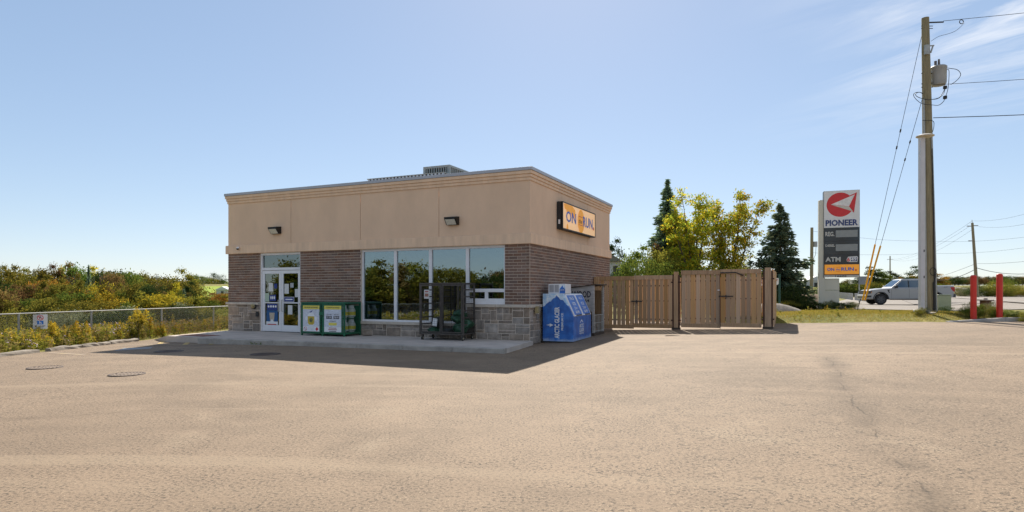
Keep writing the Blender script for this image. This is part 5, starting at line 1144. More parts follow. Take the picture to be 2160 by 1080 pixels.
b = MB(); b.prism([(-.55,zz_(600)),(-.2,zz_(606)),(.2,zz_(604)),(.42,zz_(599)),(.42,zz_(587)),(.1,zz_(585)),(0,zz_(580)),(-.1,zz_(585)),(-.55,zz_(587))], (0,0,0), (1,0,0), (0,0,1), (0,.05,0)); sg = b.build('board', M_SW, t)
text(sg, 'VETERINARY', mat('dark_red_print', 0), (-.07,-.001,zz_(591)), .92, .11, bold=.02); text(sg, 'CLINIC', mat('dark_red_print', 0), (-.1,-.001,zz_(596.5)), .62, .11, bold=.02)
for s in (-.62, .47): MB().box(s-.045,s+.045,0,.09,-.1,zz_(578)).build('post', mat('green_post', (.02,.07,.055), .6, .1, 4), t)
# ------------------------------------------------------------------ house and far buildings
Y0 = 66.; hx = 6.2; z = T(hx, Y0); hs = thing('farm_house', 'white house with a grey shingle roof seen past the store corner', 'house', (hx, Y0, z))
M_WALLW = mat('white_siding', (.50,.50,.48), .7, .08, 2); M_SHING = mat('grey_shingles', (.15,.145,.12), .9, .25, 6, .4, 20)
ev = 1.5+(617-549)/1319*Y0-z; xr = px(1309, Y0)-hx
MB().box(-5,xr,0,8,0,ev).build('wall', M_WALLW, hs)
b = MB(); b.prism([(-5.6,ev-.1),(xr+.35,ev-.15),(-.9,ev+3.4)], (0,-.4,0), (1,0,0), (0,0,1), (0,8.8,0)); b.build('roof', M_SHING, hs)
for xw in (xr-.55, xr-1.5): 
    wdw = MB().box(xw-.32,xw+.32,-.05,-.001,ev-1.9,ev-.5).build('window', M_WALLW, hs); MB().box(xw-.25,xw+.25,-.07,-.052,ev-1.83,ev-.57).build('pane', M_HL, wdw)
b = MB(); b.prism([(-2.6,1.9),(.5,1.75),(.5,1.95),(-2.6,2.5)], (xr,-2.6,0), (1,0,0), (0,0,1), (0,2.5,0)); pr = b.build('porch_roof', M_SHING, hs); MB().box(xr+.3,xr+.42,-2.5,-2.4,0,1.76).build('porch_post', M_WALLW, pr)
def barn(u, Y, w, h, label, cl):
    x = px(u, Y); t = thing('farm_building', label, 'farm building', (x, Y, T(x, Y))); MB().box(-w/2,w/2,0,w*.7,0,h*.6).build('wall', cl, t); MB().prism([(-w/2-.2,h*.6-.05),(w/2+.2,h*.6-.05),(0,h)], (0,-.2,0), (1,0,0), (0,0,1), (0,w*.7+.4,0)).build('roof', mat('pale_roof', (.52,.52,.54), .6), t); MB().box(-w*.1,w*.1,-.03,-.001,0,h*.4).build('door', M_TRIM, t)
barn(469, 118, 2.4, 1.5, 'small pale shed in front of the green hay field', M_WALLW); barn(1722, 210, 7, 3.6, 'tiny far white farm building on the horizon left of the price sign', M_WALLW)
# ------------------------------------------------------------------ plants
def quads(C, A, B):
    """kite-shaped leaves: centres C, half axes A (long) and B (wide)"""
    V = np.stack([C-A, C-A*.1+B, C+A, C-A*.1-B], 1).reshape(-1, 3); n = len(C); F = np.arange(4*n).reshape(n, 4); return V, F
def rand_axes(n, L, W, r, up=.0):
    d = r.normal(size=(n, 3)); d /= np.linalg.norm(d, axis=1)[:, None]; e = r.normal(size=(n, 3)); e -= d*np.sum(d*e, 1)[:, None]; e /= np.linalg.norm(e, axis=1)[:, None]
    s = r.uniform(.65, 1.35, n)[:, None]; return d*L*s, e*W*s
M_BARK = mat('bark', (.085,.065,.05), .95, .3, 6, .5, 20); M_BARKG = mat('grey_bark', (.20,.18,.16), .95, .25, 6, .5, 20)
def leafy(seed, H, rx, crown_lo, nclump, nleaf, leaf, shape='round', spread=.34, stems=1, limb_r=.05):
    """trunk+limb mesh builder and crown leaf mesh; H metres tall, crown from crown_lo*H up"""
    r = np.random.default_rng(seed); tr = MB(); C = []
    zc = H*(crown_lo+1)/2; hz = H*(1-crown_lo)/2
    tops = []
    for s in range(stems):
        a = r.uniform(0, 6.28); lean = (.0 if stems == 1 else .16)*H; top = np.array([math.cos(a)*lean, math.sin(a)*lean, H*.8])
        pts = [np.zeros(3)+np.array([math.cos(a), math.sin(a), 0])*(.08 if stems > 1 else 0)]
        for k in range(1, 6): f_ = k/5; pts.append(top*f_**np.array([1.3, 1.3, 1])+r.normal(size=3)*np.array([.04,.04,0])*H*.25*f_)
        tr.path([tuple(p) for p in pts], [limb_r*H*.2*(1.15-q*.21) for q in range(6)], 7); tops.append(pts)
    cl = []
    while len(cl) < nclump:
        p = r.uniform(-1, 1, 3); q = np.linalg.norm(p)
        if q > 1 or q < .25: continue
        if shape == 'cone' and (p[0]**2+p[1]**2)**.5 > .15+.5*(1-p[2]): continue
        if shape == 'vase' and (p[0]**2+p[1]**2)**.5 > .62+.38*p[2]: continue
        k = 1+.18*math.sin(3*math.atan2(p[1], p[0])+seed)+.12*math.sin(5*p[2]+seed); cl.append(np.array([p[0]*rx*k, p[1]*rx*k, zc+p[2]*hz]))
    cl = np.array(cl)
    for i, c in enumerate(cl):
        if i % 2 == 0:
            pts = tops[i % stems]; zz = max(crown_lo*H*.7, c[2]-.55*math.hypot(c[0], c[1])-.15*H); j = min(4, max(0, int(zz/(H*.8)*5))); f_ = min(1, max(0, zz/(H*.8)*5-j)); base = pts[j]*(1-f_)+pts[j+1]*f_
            mid = (base+c)/2+r.normal(size=3)*.03*H; mid[2] += .02*H; tr.path([tuple(base), tuple(mid), tuple(c)], [limb_r*H*.075, limb_r*H*.045, limb_r*H*.014], 4, cap=False)
    per = nleaf//nclump; rad = spread*rx
    for c in cl:
        kk = r.uniform(.6, 1.35); n = int(per*kk); q = r.normal(size=(n, 3))*np.array([1, 1, .62])*rad*.55*kk; C.append(c+q)
    C = np.concatenate(C); C = C[C[:, 2] > .04*H]; A, B = rand_axes(len(C), leaf, leaf*.55, r); V, F = quads(C, A, B)
    return tr, V, F
def conifer(seed, H, rb, nwh, gap=.0, droop=.25, leaf=.12, bare=.08):
    r = np.random.default_rng(seed); tr = MB(); tr.path([(0,0,-.1),(0,0,H*.5),(.02,0,H*.98)], [H*.02,H*.013,.01], 7); C, A, B = [], [], []
    for w in range(nwh):
        f_ = bare+(1-bare)*(w+r.uniform(0, 1.))/nwh; f_ = min(.985, f_); z0_ = H*f_; L = rb*(1-f_)**.85*r.uniform(.78, 1.15)+.06; nb = int(r.integers(4, 8))
        for k in range(nb):
            if r.random() < gap: continue
            z = z0_+r.uniform(-.6, .6)*H/nwh; a = 6.283*(k+r.uniform(-.4, .4))/nb+w*1.1; Lk = L*r.uniform(.65, 1.15); d = np.array([math.cos(a), math.sin(a), 0]); sd = np.array([-d[1], d[0], 0])
            P = lambda t: np.array([0, 0, z])+d*Lk*t+np.array([0, 0, Lk*(-droop*t+.18*t*t*(1 if f_ > .3 else .6))])
            tr.path([tuple(P(0)), tuple(P(.5)), tuple(P(1))], [.012+.01*Lk, .008+.005*Lk, .004], 4, cap=False)
            m = max(12, int(Lk*58)); t = r.uniform(.12, 1.03, m); wid = .30*Lk*(1.05-t)*r.uniform(-1, 1, m); c = np.array([P(q) for q in t])+sd[None]*wid[:, None]; c[:, 2] += r.normal(size=m)*.09-.03-np.abs(wid)*.12
            dr = d[None]*.8+sd[None]*np.sign(wid)[:, None]*.55+r.normal(size=(m, 3))*.28; dr[:, 2] -= .12; dr /= np.linalg.norm(dr, axis=1)[:, None]
            s = r.uniform(.7, 1.4, m)[:, None]*leaf; C.append(c); A.append(dr*s); e = np.cross(dr, r.normal(size=(m, 3))); e /= np.linalg.norm(e, axis=1)[:, None]; B.append(e*s*.33)
    n = 30; zt = H*r.uniform(.9, 1.0, n); C.append(np.stack([r.normal(size=n)*.03*(H-zt+.3), r.normal(size=n)*.03*(H-zt+.3), zt], 1)); dr = r.normal(size=(n, 3))*.5+np.array([0, 0, .5]); dr /= np.linalg.norm(dr, axis=1)[:, None]; A.append(dr*leaf); e = np.cross(dr, r.normal(size=(n, 3))); B.append(e*leaf*.25)
    V, F = quads(np.concatenate(C), np.concatenate(A), np.concatenate(B)); return tr, V, F
LM = {
 'olive': leafmat('leaf_olive', [(0.085,0.093,0.019),(0.186,0.171,0.031),(0.264,0.202,0.031)]), 'green': leafmat('leaf_green', [(0.054,0.093,0.022),(0.116,0.155,0.028),(0.186,0.202,0.031)]),
 'dark': leafmat('leaf_dark', [(.022,.042,.014),(.045,.068,.02),(.08,.095,.025)], .25), 'yellow': leafmat('leaf_yellow', [(0.186,0.186,0.023),(0.388,0.310,0.031),(0.512,0.357,0.031)]),
 'orange': leafmat('leaf_orange', [(.26,.15,.03),(.42,.20,.03),(.24,.19,.035)]), 'rust': leafmat('leaf_rust', [(.13,.085,.035),(.22,.12,.05),(.16,.14,.04)]),
 'silver': leafmat('leaf_silver', [(0.139,0.155,0.093),(0.248,0.264,0.155),(0.155,0.155,0.054)]), 'spruce': leafmat('needle_blue_green', [(.09,.15,.10),(.16,.22,.14),(.27,.30,.16)], .42),
 'locust': leafmat('leaf_locust', [(.18,.25,.03),(.28,.33,.035),(.42,.41,.04),(.53,.43,.035),(.55,.33,.03)], .52), 'weed': leafmat('leaf_weed', [(0.109,0.139,0.023),(0.232,0.232,0.031),(0.341,0.264,0.078)]),
 'straw': leafmat('straw', [(.46,.34,.16),(.36,.25,.10),(.25,.21,.06)], .3), 'gold': leafmat('goldenrod_flower', [(.50,.35,.03),(.58,.40,.035),(.38,.26,.06)], .35), 'mauve': leafmat('aster_flower', [(0.620,0.465,0.651),(0.775,0.651,0.775)], .4),
 'grass': leafmat('grass_blade', [(.22,.24,.03),(.40,.34,.05),(.50,.36,.10),(.29,.31,.035)], .45)}
PROTO = {}
def proto(key, gen, *a, **k):
    tr, V, F = gen(*a, **k); PROTO[key] = (tr.mesh('trunk', M_BARK), npmesh('crown', V, F, LM['green'])); return key
SH = [proto('t%d' % i, leafy, 100+i, 6.0, rx, lo, 42, 7200, .095, sp, .35) for i, (rx, lo, sp) in enumerate(((1.9,.22,'round'), (1.5,.15,'round'), (2.2,.25,'round'), (1.2,.12,'cone')))]
BU = [proto('b%d' % i, leafy, 120+i, 2.0, rx, .02, 30, 5200, .042, 'round', .36, 4, .05) for i, (rx) in enumerate((1.2, 1.0, 1.4))]
CO = [proto('c%d' % i, conifer, 140+i, 5.0, 1.1, 22) for i in range(2)]
NAMEC = {'olive': 'olive green', 'green': 'mid green', 'dark': 'dark green', 'yellow': 'yellowing', 'orange': 'orange autumn', 'rust': 'rusty brown', 'silver': 'silvery grey-green', 'weed': 'yellow-green'}
def plant(key, x, y, h, wf, colr, label, group=None, name=None, cat='tree', zoff=0, H0=None):
    """copies a prototype plant: height h, width factor wf"""
    H0 = {'t': 6., 'b': 2., 'c': 5.}[key[0]]; s = h/H0
    t = thing(name or {'t': 'leafy_tree', 'b': 'shrub', 'c': 'conifer_tree'}[key[0]], label, cat, (x, y, T(x, y)+zoff), rng.uniform(0, 6.28), group); t.scale = (s*wf, s*wf, s)
    tm, cm = PROTO[key]
    link('trunk', tm, t); c = link('crown', cm, t); c.material_slots[0].link = 'OBJECT'; c.material_slots[0].material = LM[colr]; return t
def at(u, Y): return px(u, Y), Y
def htop(x, y, v): return 1.5+(617-v)/1319*y-T(x, y)
# --- thicket beyond the chain-link fence
r_ = random.Random(12)
def tline(u): # skyline of the back row
    pts = [(-60,566),(0,561),(20,562),(60,570),(100,566),(135,553),(150,560),(185,570),(210,568),(235,570),(258,566),(280,578),(310,588),(330,590),(350,580),(365,590),(395,572),(415,598),(440,608),(480,612)]
    for (a, va), (c, vc) in zip(pts, pts[1:]):
        if a <= u <= c: return va+(vc-va)*(u-a)/(c-a)
    return 565
def near(u):
    for lim, w in ((60, 'before the parking sign'), (130, 'behind the parking sign'), (200, 'between sign and middle shrub'), (270, 'behind the middle dark shrub'), (330, 'behind the tallest goldenrod'), (400, 'behind the shrub near the store')):
        if u < lim: return w
    return 'beside the hay field'
GRP = 'young trees of the thicket behind the chain-link fence'
for u in range(-55, 415, 17):                # back row
    Y = r_.uniform(47, 56); x, y = at(u+r_.uniform(-5, 5), Y); col = r_.choice(['olive', 'olive', 'dark', 'green', 'yellow', 'olive', 'rust']); h = htop(x, y, tline(u)-5+r_.uniform(-4, 6))
    plant(r_.choice(SH), x, y, h, r_.uniform(.8, 1.15)*6/h*.66, col, 'tall %s thicket tree in the back row %s' % (NAMEC[col], near(u)), GRP)
for u, v, Y, col, w in ((100,590,41,'orange',1.3),(72,600,39,'rust',1.1),(25,598,40,'green',.9),(8,615,36,'rust',1.1),(45,610,37,'rust',1.0),(130,602,38,'olive',1.2),(165,598,41,'green',1.1),(180,612,37,'rust',.9),(205,604,40,'yellow',1.0),(240,575,44,'rust',.8),(230,600,39,'rust',.9),(215,618,35,'yellow',1.3),(255,610,38,'green',1.2),(280,600,41,'olive',1.1),(320,600,40,'dark',.9),(345,622,36,'yellow',1.4),(300,622,35,'olive',1.2),(350,598,48,'rust',.9),(372,604,43,'yellow',.9),(390,600,50,'olive',1.0),(405,616,42,'olive',1.0),(330,585,62,'dark',1.1),(425,622,40,'yellow',1.0),(445,624,43,'rust',1.2),(465,624,41,'orange',1.0),(478,630,40,'olive',1.2),(20,628,33,'olive',1.2),(60,625,34,'green',1.2),(150,620,34,'green',1.3),(112,628,33,'olive',1.2),(-20,610,36,'olive',1.2),(-40,600,40,'green',1.2),(185,636,32,'olive',1.3),(265,634,33,'green',1.2),(440,634,36,'green',1.3),(400,630,37,'olive',1.3)):
    x, y = at(u, Y); h = htop(x, y, v-6); k = r_.choice(SH); plant(k, x, y, h, w*r_.uniform(.9, 1.1)*6/h*.45, col, 'bushy %s thicket tree in the front row %s' % (NAMEC[col], near(u)), GRP)
for k in range(34):                          # slim saplings between them
    u = -30+k*14.5+r_.uniform(-6, 6); Y = r_.uniform(36, 45); x, y = at(u, Y); v = tline(u)+r_.uniform(12, 40); h = htop(x, y, v); col = r_.choice(['olive', 'green', 'dark', 'yellow', 'rust', 'green', 'dark'])
    plant(r_.choice((SH[1], SH[3])), x, y, h, r_.uniform(.75, 1.1)*6/h*.36, col, 'slim %s sapling of the thicket %s' % (NAMEC[col], near(u)), 'slim saplings in the thicket')
for u, v, Y in ((187,563,45), (388,612,38), (163,600,40), (352,592,58)):
    x, y = at(u, Y); h = htop(x, y, v); plant(r_.choice(CO), x, y, h, .9*5/h*.55, 'spruce', 'small dark conifer in the thicket %s' % near(u), 'small conifers in the thicket')
for u, v, Y, col, w, lab in ((105,652,25,'silver',1.0,'silvery shrub behind the accessible parking sign on the fence'), (255,642,25.5,'silver',1.35,'big silvery shrub behind the tall goldenrod on the fence'), (228,652,23.6,'dark',1.5,'dense dark shrub behind the middle of the chain-link fence'), (262,650,24.6,'dark',1.4,'dense dark shrub behind the tallest goldenrod at the fence'), (372,642,28,'dark',1.6,'dense dark shrub behind the fence nearest to the store'), (404,643,29,'dark',1.4,'second dense dark shrub behind the fence near the store'), (466,619,96,'olive',2.0,'olive shrub hiding the pale shed'), (390,634,32,'silver',1.0,'silvery shrub rising over the dark one near the store'), (150,655,24,'silver',1.1,'pale shrub behind the fence beside the parking sign'), (430,648,31,'olive',1.0,'olive shrub behind the last fence post before the store'), (180,650,27,'silver',1.0,'pale silvery shrub between two fence posts'), (300,648,28,'weed',1.0,'yellow-green shrub behind the tall goldenrod'), (20,650,24,'olive',1.1,'olive shrub behind the fence left of the parking sign'), (465,650,33,'weed',1.0,'yellow-green shrub at the store corner behind the fence')):
    x, y = at(u, Y); h = max(.8, htop(x, y, v)); plant(r_.choice(BU), x, y, h, w*.95*2/h*.62, col, lab, None, None, 'shrub')
# the thicket runs on to the left of the view (it shows in the store windows)
r2_ = random.Random(77)
for k in range(64):
    ang = math.pi*(.82+.5*(k//2)/32+r2_.uniform(-.006, .006)); d = (33 if k % 2 else 43)+r2_.uniform(-3, 3); x, y = d*math.cos(ang), d*math.sin(ang)+3
    if x > left_edge(y)-9: continue
    col = r2_.choice(['olive', 'green', 'dark', 'green', 'olive', 'rust', 'olive']); plant(r2_.choice(SH), x, y, r2_.uniform(4.2, 6.2), r2_.uniform(.95, 1.25), col, '%s tree of the thicket along the left side of the lot' % NAMEC[col], 'thicket trees along the left of the lot')
# bare trees
def bare(u, Y, vt, seed, label):
    x, y = at(u, Y); h = htop(x, y, vt); r = np.random.default_rng(seed); b = MB()
    def grow(p, d, L, rad, lev):
        q = p+d*L; b.path([tuple(p), tuple((p+q)/2+r.normal(size=3)*.03*L), tuple(q)], [rad, rad*.8, rad*.55], 5, cap=False)
        if lev == 0: return
        for k in range(3 if lev > 1 else 4): nd = d+r.normal(size=3)*.33; nd[2] = abs(nd[2])+.25; nd /= np.linalg.norm(nd); grow(p+d*L*(.55+.45*k/3), nd, L*r.uniform(.45, .65), rad*.5, lev-1)
    grow(np.zeros(3), np.array([.03, 0, 1.]), h*.5, .06, 4)
    t = thing('bare_tree', label, 'tree', (x, y, T(x, y)), 0, 'leafless grey trees in the thicket'); b.build('trunk', M_BARKG, t)
for k, (u, Y, v) in enumerate(((196,46,540), (233,47,553), (262,49,563), (300,52,566), (316,52,570), (345,66,578), (152,48,556), (70,49,558))): bare(u, Y, v, 300+k, 'leafless thin grey tree above the thicket %s' % near(u))
def bare_r(u, Y, vt, seed, label): bare(u, Y, vt, seed, label)
bare(1592, 40, 512, 350, 'leafless shrub between the yellow tree and the right spruce'); bare(1582, 41, 540, 351, 'leafless shrub between the yellow tree and the right spruce')
# trees beyond the far hay field
for k, (u, v, w) in enumerate(((404,585,1.0),(420,580,1.3),(437,588,1.2),(452,578,1.5),(466,592,1.2),(478,598,1.0),(388,596,1.0))):
    x, y = at(u, 300+8*k); h = max(3, htop(x, y, v-2)); plant(BU[k % 3], x, y, h, w*3.1*2/h*1.0, ['dark', 'green', 'olive'][k % 3], '%s far tree at the upper edge of the hay field' % ['dark green', 'mid green', 'olive green'][k % 3], 'far trees above the hay field')
# --- trees behind the gates
def big_tree(name, label, u, Y, gen, leafm, bark, *a, **k):
    x, y = at(u, Y); tr, V, F = gen(*a, **k); t = thing(name, label, 'tree', (x, y, T(x, y))); me = tr.mesh('trunk', bark); link('trunk', me, t); link('crown', npmesh('crown', V, F, leafm), t); return t
Hh = lambda u, Y, v: htop(px(u, Y), Y, v)
big_tree('spruce_tree', 'tall narrow dark spruce behind the yellow tree', 1408, 46., conifer, LM['spruce'], M_BARK, 5, Hh(1408, 46, 380), 2.2, 44, 0, .30, .17, .1)
big_tree('spruce_tree', 'broad blue-green spruce right of the timber gates', 1646, 38., conifer, LM['spruce'], M_BARK, 9, Hh(1646, 38, 433), 2.5, 30, .05, .24, .16, .05)
def locust(seed, H, rx):
    """open vase-shaped crown with several ascending stems"""
    r = np.random.default_rng(seed); tr = MB(); C = []
    for s in range(7):
        a = s*.9+r.uniform(-.2, .2); sp = r.uniform(.25, 1.0)*rx*.85; top = np.array([math.cos(a)*sp, math.sin(a)*sp, H*r.uniform(.80, 1.0)*(1-.10*sp/rx)]); pts = []
        for k in range(8): f_ = k/7; p = np.array([top[0]*f_**1.25, top[1]*f_**1.25, top[2]*f_]); p[:2] += r.normal(size=2)*.1*f_; pts.append(p)
        tr.path([tuple(p) for p in pts], [.075*(1.1-q/7) for q in range(8)], 6)
        for k in range(30):
            f_ = r.uniform(.28, 1.0); j = min(6, int(f_*7)); g_ = f_*7-j; base = pts[j]*(1-g_)+pts[j+1]*g_; d = r.normal(size=3); d[2] = abs(d[2])*.35+.05; d[:2] += top[:2]/max(.3, sp)*.5; d /= np.linalg.norm(d); L = r.uniform(.5, 1.25)*(1.25-f_*.6)*rx*.35
            tip = base+d*L; tr.path([tuple(base), tuple((base+tip)/2+np.array([0,0,.06])), tuple(tip)], [.018, .011, .004], 4, cap=False)
            n = r.integers(38, 66); t = r.uniform(.25, 1.08, n)[:, None]; c = base+(tip-base)*t+r.normal(size=(n, 3))*np.array([.15,.15,.11]); c[:, 2] -= .10*t[:, 0]; C.append(c)
    C = np.concatenate(C); A, B = rand_axes(len(C), .085, .042, r); V, F = quads(C, A, B); return tr, V, F
big_tree('locust_tree', 'large airy yellow-green tree behind the timber gates beside the narrow spruce', 1468, 42., locust, LM['locust'], M_BARK, 8, Hh(1468, 42, 394), 2.9)
big_tree('locust_tree', 'large airy yellow-green tree with orange outer twigs left of the broad spruce', 1542, 42.6, locust, LM['locust'], M_BARK, 31, Hh(1542, 42.6, 390), 3.0)
big_tree('locust_tree', 'shorter golden tree in front of the narrow spruce', 1440, 43.5, locust, LM['locust'], M_BARK, 18, Hh(1440, 43.5, 440), 1.6)
for u, v, Y, k, col, w, lab in ((1330,538,40,'b0','green',1.2,'round green shrub behind the left gates next to the store'), (1352,520,43,'t1','green',1.0,'light green young tree between the house and the narrow spruce'), (1312,552,42,'b1','dark',.9,'dark green shrub in front of the white house'), (1372,540,39,'b2','green',1.0,'broad green shrub rising over the left gates'), (1396,525,41,'t0','olive',.8,'olive young tree left of the narrow spruce'), (1384,500,44,'t3','rust',.7,'rusty young tree beside the narrow spruce'), (1400,552,38.5,'b0','green',1.2,'low green shrub under the narrow spruce behind the gates'), (1455,560,38,'b1','green',1.3,'low green shrub under the yellow tree'), (1520,565,38,'b2','weed',1.1,'low yellow-green shrub under the yellow tree right side'), (1524,540,37,'t3','green',.6,'slim green sapling beside the yellow tree trunk'), (1560,556,36,'b1','weed',1.1,'yellow-green shrub below the leafless shrubs'), (1298,505,72,'t1','dark',.7,'dark tree top behind the white house'), (1665,602,36,'b0','dark',1.0,'dark green bush right of the clinic sign'), (1652,612,35,'b2','dark',1.0,'dark green bush behind the clinic sign'), (1744-30,614,58,'b1','green',.9,'green bush at the foot of the left timber pole'), (1735,606,56,'b0','green',.9,'green bush behind the price sign column')):
    x, y = at(u, Y); h = max(.8, htop(x, y, v)); H0 = 6. if k[0] == 't' else 2.; plant(k, x, y, h, w*(1.0 if k[0] == 't' else min(1.5, 1.1*1.9/h)), col, lab, None, None, 'tree' if k[0] == 't' else 'shrub')
# roadside trees right
for u, v, Y, col, w in ((1838,563,118,'dark',1.2),(1858,568,122,'green',1.2),(1785,590,125,'olive',1.0),(1815,585,120,'dark',1.1),(1800,596,128,'green',1.0),(1876,572,126,'dark',1.1),(1906,586,115,'orange',1.0),(1935,562,112,'dark',1.2),(1962,570,110,'olive',1.2),(1980,578,108,'orange',1.0),(1925,578,114,'yellow',1.0),(1750,600,130,'olive',1.0),(1893,580,124,'green',1.0)):
    x, y = at(u, Y); h = htop(x, y, v); plant(SH[1], x, y, h, w*6/h*1.15, col, '%s tree of the group beyond the road bend behind the truck' % NAMEC[col], 'roadside trees behind the truck')
for k in range(16):
    u = 1752+k*15; x, y = at(u+r_.uniform(-5, 5), r_.uniform(102, 108)); h = max(1.2, htop(x, y, 600+r_.uniform(-6, 4))); col = r_.choice(['dark', 'green', 'olive']); plant(BU[k % 3], x, y, h, 2.6*2/h*.9, col, '%s shrub under the roadside trees behind the truck' % NAMEC[col], 'shrubs under the roadside trees', None, 'shrub')
for u in range(1995, 2200, 9):
    Y = r_.uniform(230, 250); x, y = at(u, Y); v = 589+5*math.sin(u*.05)+r_.uniform(-4, 6); h = max(3.5, htop(x, y, v)); col = r_.choice(['dark', 'dark', 'rust', 'olive']); k = r_.choice(BU); plant(k, x, y, h, 2.4*2/h*1.0, col, '%s tree of the far tree line across the field' % NAMEC[col], 'far tree line across the field')
for u, v, Y, col, w in ((2027,606,84,'olive',.9),(2048,600,82,'silver',1.2),(2035,612,86,'weed',1.0),(2064,602,80,'dark',1.1),(2082,604,80,'weed',1.2),(2098,594,79,'olive',1.2),(2112,586,80,'green',1.3),(2130,590,82,'olive',1.2),(2122,600,78,'weed',1.2),(2144,608,80,'yellow',.9),(2165,606,80,'olive',1.2)):
    x, y = at(u, Y); h = max(.8, htop(x, y, v)); plant(r_.choice(BU), x, y, h, w*2/h*.95, col, '%s shrub on the far verge across the road' % NAMEC[col], 'shrubs on the far verge of the road', None, 'shrub')
# planting bed at the price sign and weeds on the island
for k, (u, v, Y, col, w) in enumerate(((1640,636,33,'olive',1.2),(1662,632,34,'weed',1.2),(1682,634,34.5,'dark',1.2),(1700,637,35,'dark',1.3),(1718,638,35,'dark',1.3),(1736,638,34.8,'dark',1.2),(1752,633,34.8,'silver',.9),(1768,636,34.8,'dark',1.2),(1784,639,35,'dark',1.2),(1797,640,35.2,'olive',1.0))):
    x, y = at(u, Y); h = max(.42, htop(x, y, v)); plant(BU[k % 3], x, y, h, w*.75/h, col, 'low spreading %s juniper in the bed at the price sign' % NAMEC[col], 'low junipers in the price sign bed', 'low_juniper', 'shrub')
for k, (u, v, Y, col, w) in enumerate(((2046,636,22.6,'green',.7),(2064,640,22.5,'green',.7),(2076,644,22.5,'weed',.7),(2092,636,22.8,'silver',.8),(2100,644,22.4,'green',.7),(2125,652,22.2,'green',.7),(2145,656,22.0,'dark',.7),(2163,656,21.6,'weed',.7),(2038,648,23,'weed',.6),(1943,648,23.4,'weed',.5),(1936,652,23.2,'weed',.5),(1992,646,28,'dark',.8),(1955,652,23.6,'silver',.4))):
    x, y = at(u, Y); h = max(.25, htop(x, y, v)); plant(BU[k % 3], x, y, h, w*.62/h, col, ['%s weed clump around the red bollards on the island' % NAMEC[col], '%s weed clump at the foot of the poles' % NAMEC[col]][u < 2030], ['weed clumps on the kerbed island', 'weed clumps at the pole feet'][u < 2030], 'weed_clump', 'plant')
# dirt mounds
def mound(u, Y, w, h, m, label, seed):
    x, y = at(u, Y); r = np.random.default_rng(seed); n = 26; V = []; fr = r.normal(size=(8, 2))*3/w; ph = r.uniform(0, 6, 8)
    for j in range(n):
        for i in range(n):
            a, c = (i/(n-1)-.5)*2, (j/(n-1)-.5)*2; q = max(0, 1-(a*a+c*c)); nz = np.sum(np.sin(fr@np.array([a*w, c*w])+ph))*.06; V.append((a*w*.6, c*w*.5, h*(q**.8)*(1+nz)+r.uniform(0, .04)*h-.05))
    F = [(j*n+i, j*n+i+1, (j+1)*n+i+1, (j+1)*n+i) for j in range(n-1) for i in range(n-1)]; tag(link('dirt_mound', npmesh('dirt_mound', np.array(V), np.array(F), m), None, (x, y, T(x, y))), label, 'mound')
mound(1708, 50., 3.4, .75, mat('brown_dirt', (.16,.09,.05), .95, .4, 5, .9, 12), 'heap of reddish brown dirt left of the price sign', 1)
mound(1634, 29., 2.2, .45, mat('grey_gravel_heap', (.20,.17,.14), .95, .4, 9, .9, 20), 'low grey gravel heap just behind the end post', 2); mound(1662, 39., 1.6, .5, mat('grey_gravel_heap', 0), 'small grey boulder heap by the clinic sign bed', 3)
# --- chain-link fence
M_FEN = mat('galvanised_fence', (.32,.32,.30), .5, .12, 3, metal=.35)
fx = lambda y: -13.9+(y-17.5)*.146
Zr = .90
fen = thing('chain_link_fence', 'galvanised chain-link fence along the weeds left of the store', 'fence', (fx(17.5), 17.5, -.12)); o3 = lambda y, z: (fx(y)-fx(17.5), y-17.5, z+.12)
for y in (5.5, 8.5, 11.5, 14.5, 17.6, 20.1, 23.3, 26.4, 29.5, 32.5): MB().path([o3(y, -.3), o3(y, Zr)], .03, 8).build('post', M_FEN, fen)
MB().path([o3(5.5, Zr), o3(20, Zr+.005), o3(32.5, Zr)], .018, 8).build('top_rail', M_FEN, fen)
b = MB(); h = Zr+.06; st_ = .075; y = 5.5-h
while y < 32.5:
    for s in (0, 1):
        a, c = y, y+h; z0, z1 = -.06, Zr
        if a < 5.5: z0 += (5.5-a)/h*(z1-z0); a = 5.5
        if c > 32.5: z1 -= (c-32.5)/h*(z1-z0); c = 32.5
        if c > a:
            p, q = (o3(a, z0), o3(c, z1)) if s == 0 else (o3(a, Zr-.06-z0), o3(c, Zr-.06-z1)); b.tube(p, q, .0028, n=3, cap=False)
    y += st_
tag(b.build('wire_mesh', M_FEN, fen), kind='stuff')
Ys = 18.35; t = thing('parking_sign', 'white accessible parking sign with red ring and blue square on the chain-link fence', 'sign', (fx(Ys)+.09, Ys, .42), R(38)); x_ = px(91, Ys)-fx(Ys)
t.location = (px(91.5, Ys), Ys-.12, 0); t.rotation_euler[2] = R(34)
sb = MB().bbox(-.17,.17,-.004,.004,.44,.86,.003).build('plate', M_SW, t)
def sp_(pts, m, k, n): return MB().prism(pts, (0,-.006-.0016*k,0), (1,0,0), (0,0,1), (0,.0014,0)).build(n, m, sb)
sp_(disc_pts(0,.765,.078,28), M_REDL, 1, 'red_ring'); sp_(disc_pts(0,.765,.06,28), M_SW, 2, 'ring_field'); text(sb, 'P', M_INK, (0,-.0105,.765), .05, .075, bold=.02); sp_([(-.062,.805),(-.05,.817),(.062,.725),(.05,.713)], M_REDL, 5, 'slash')
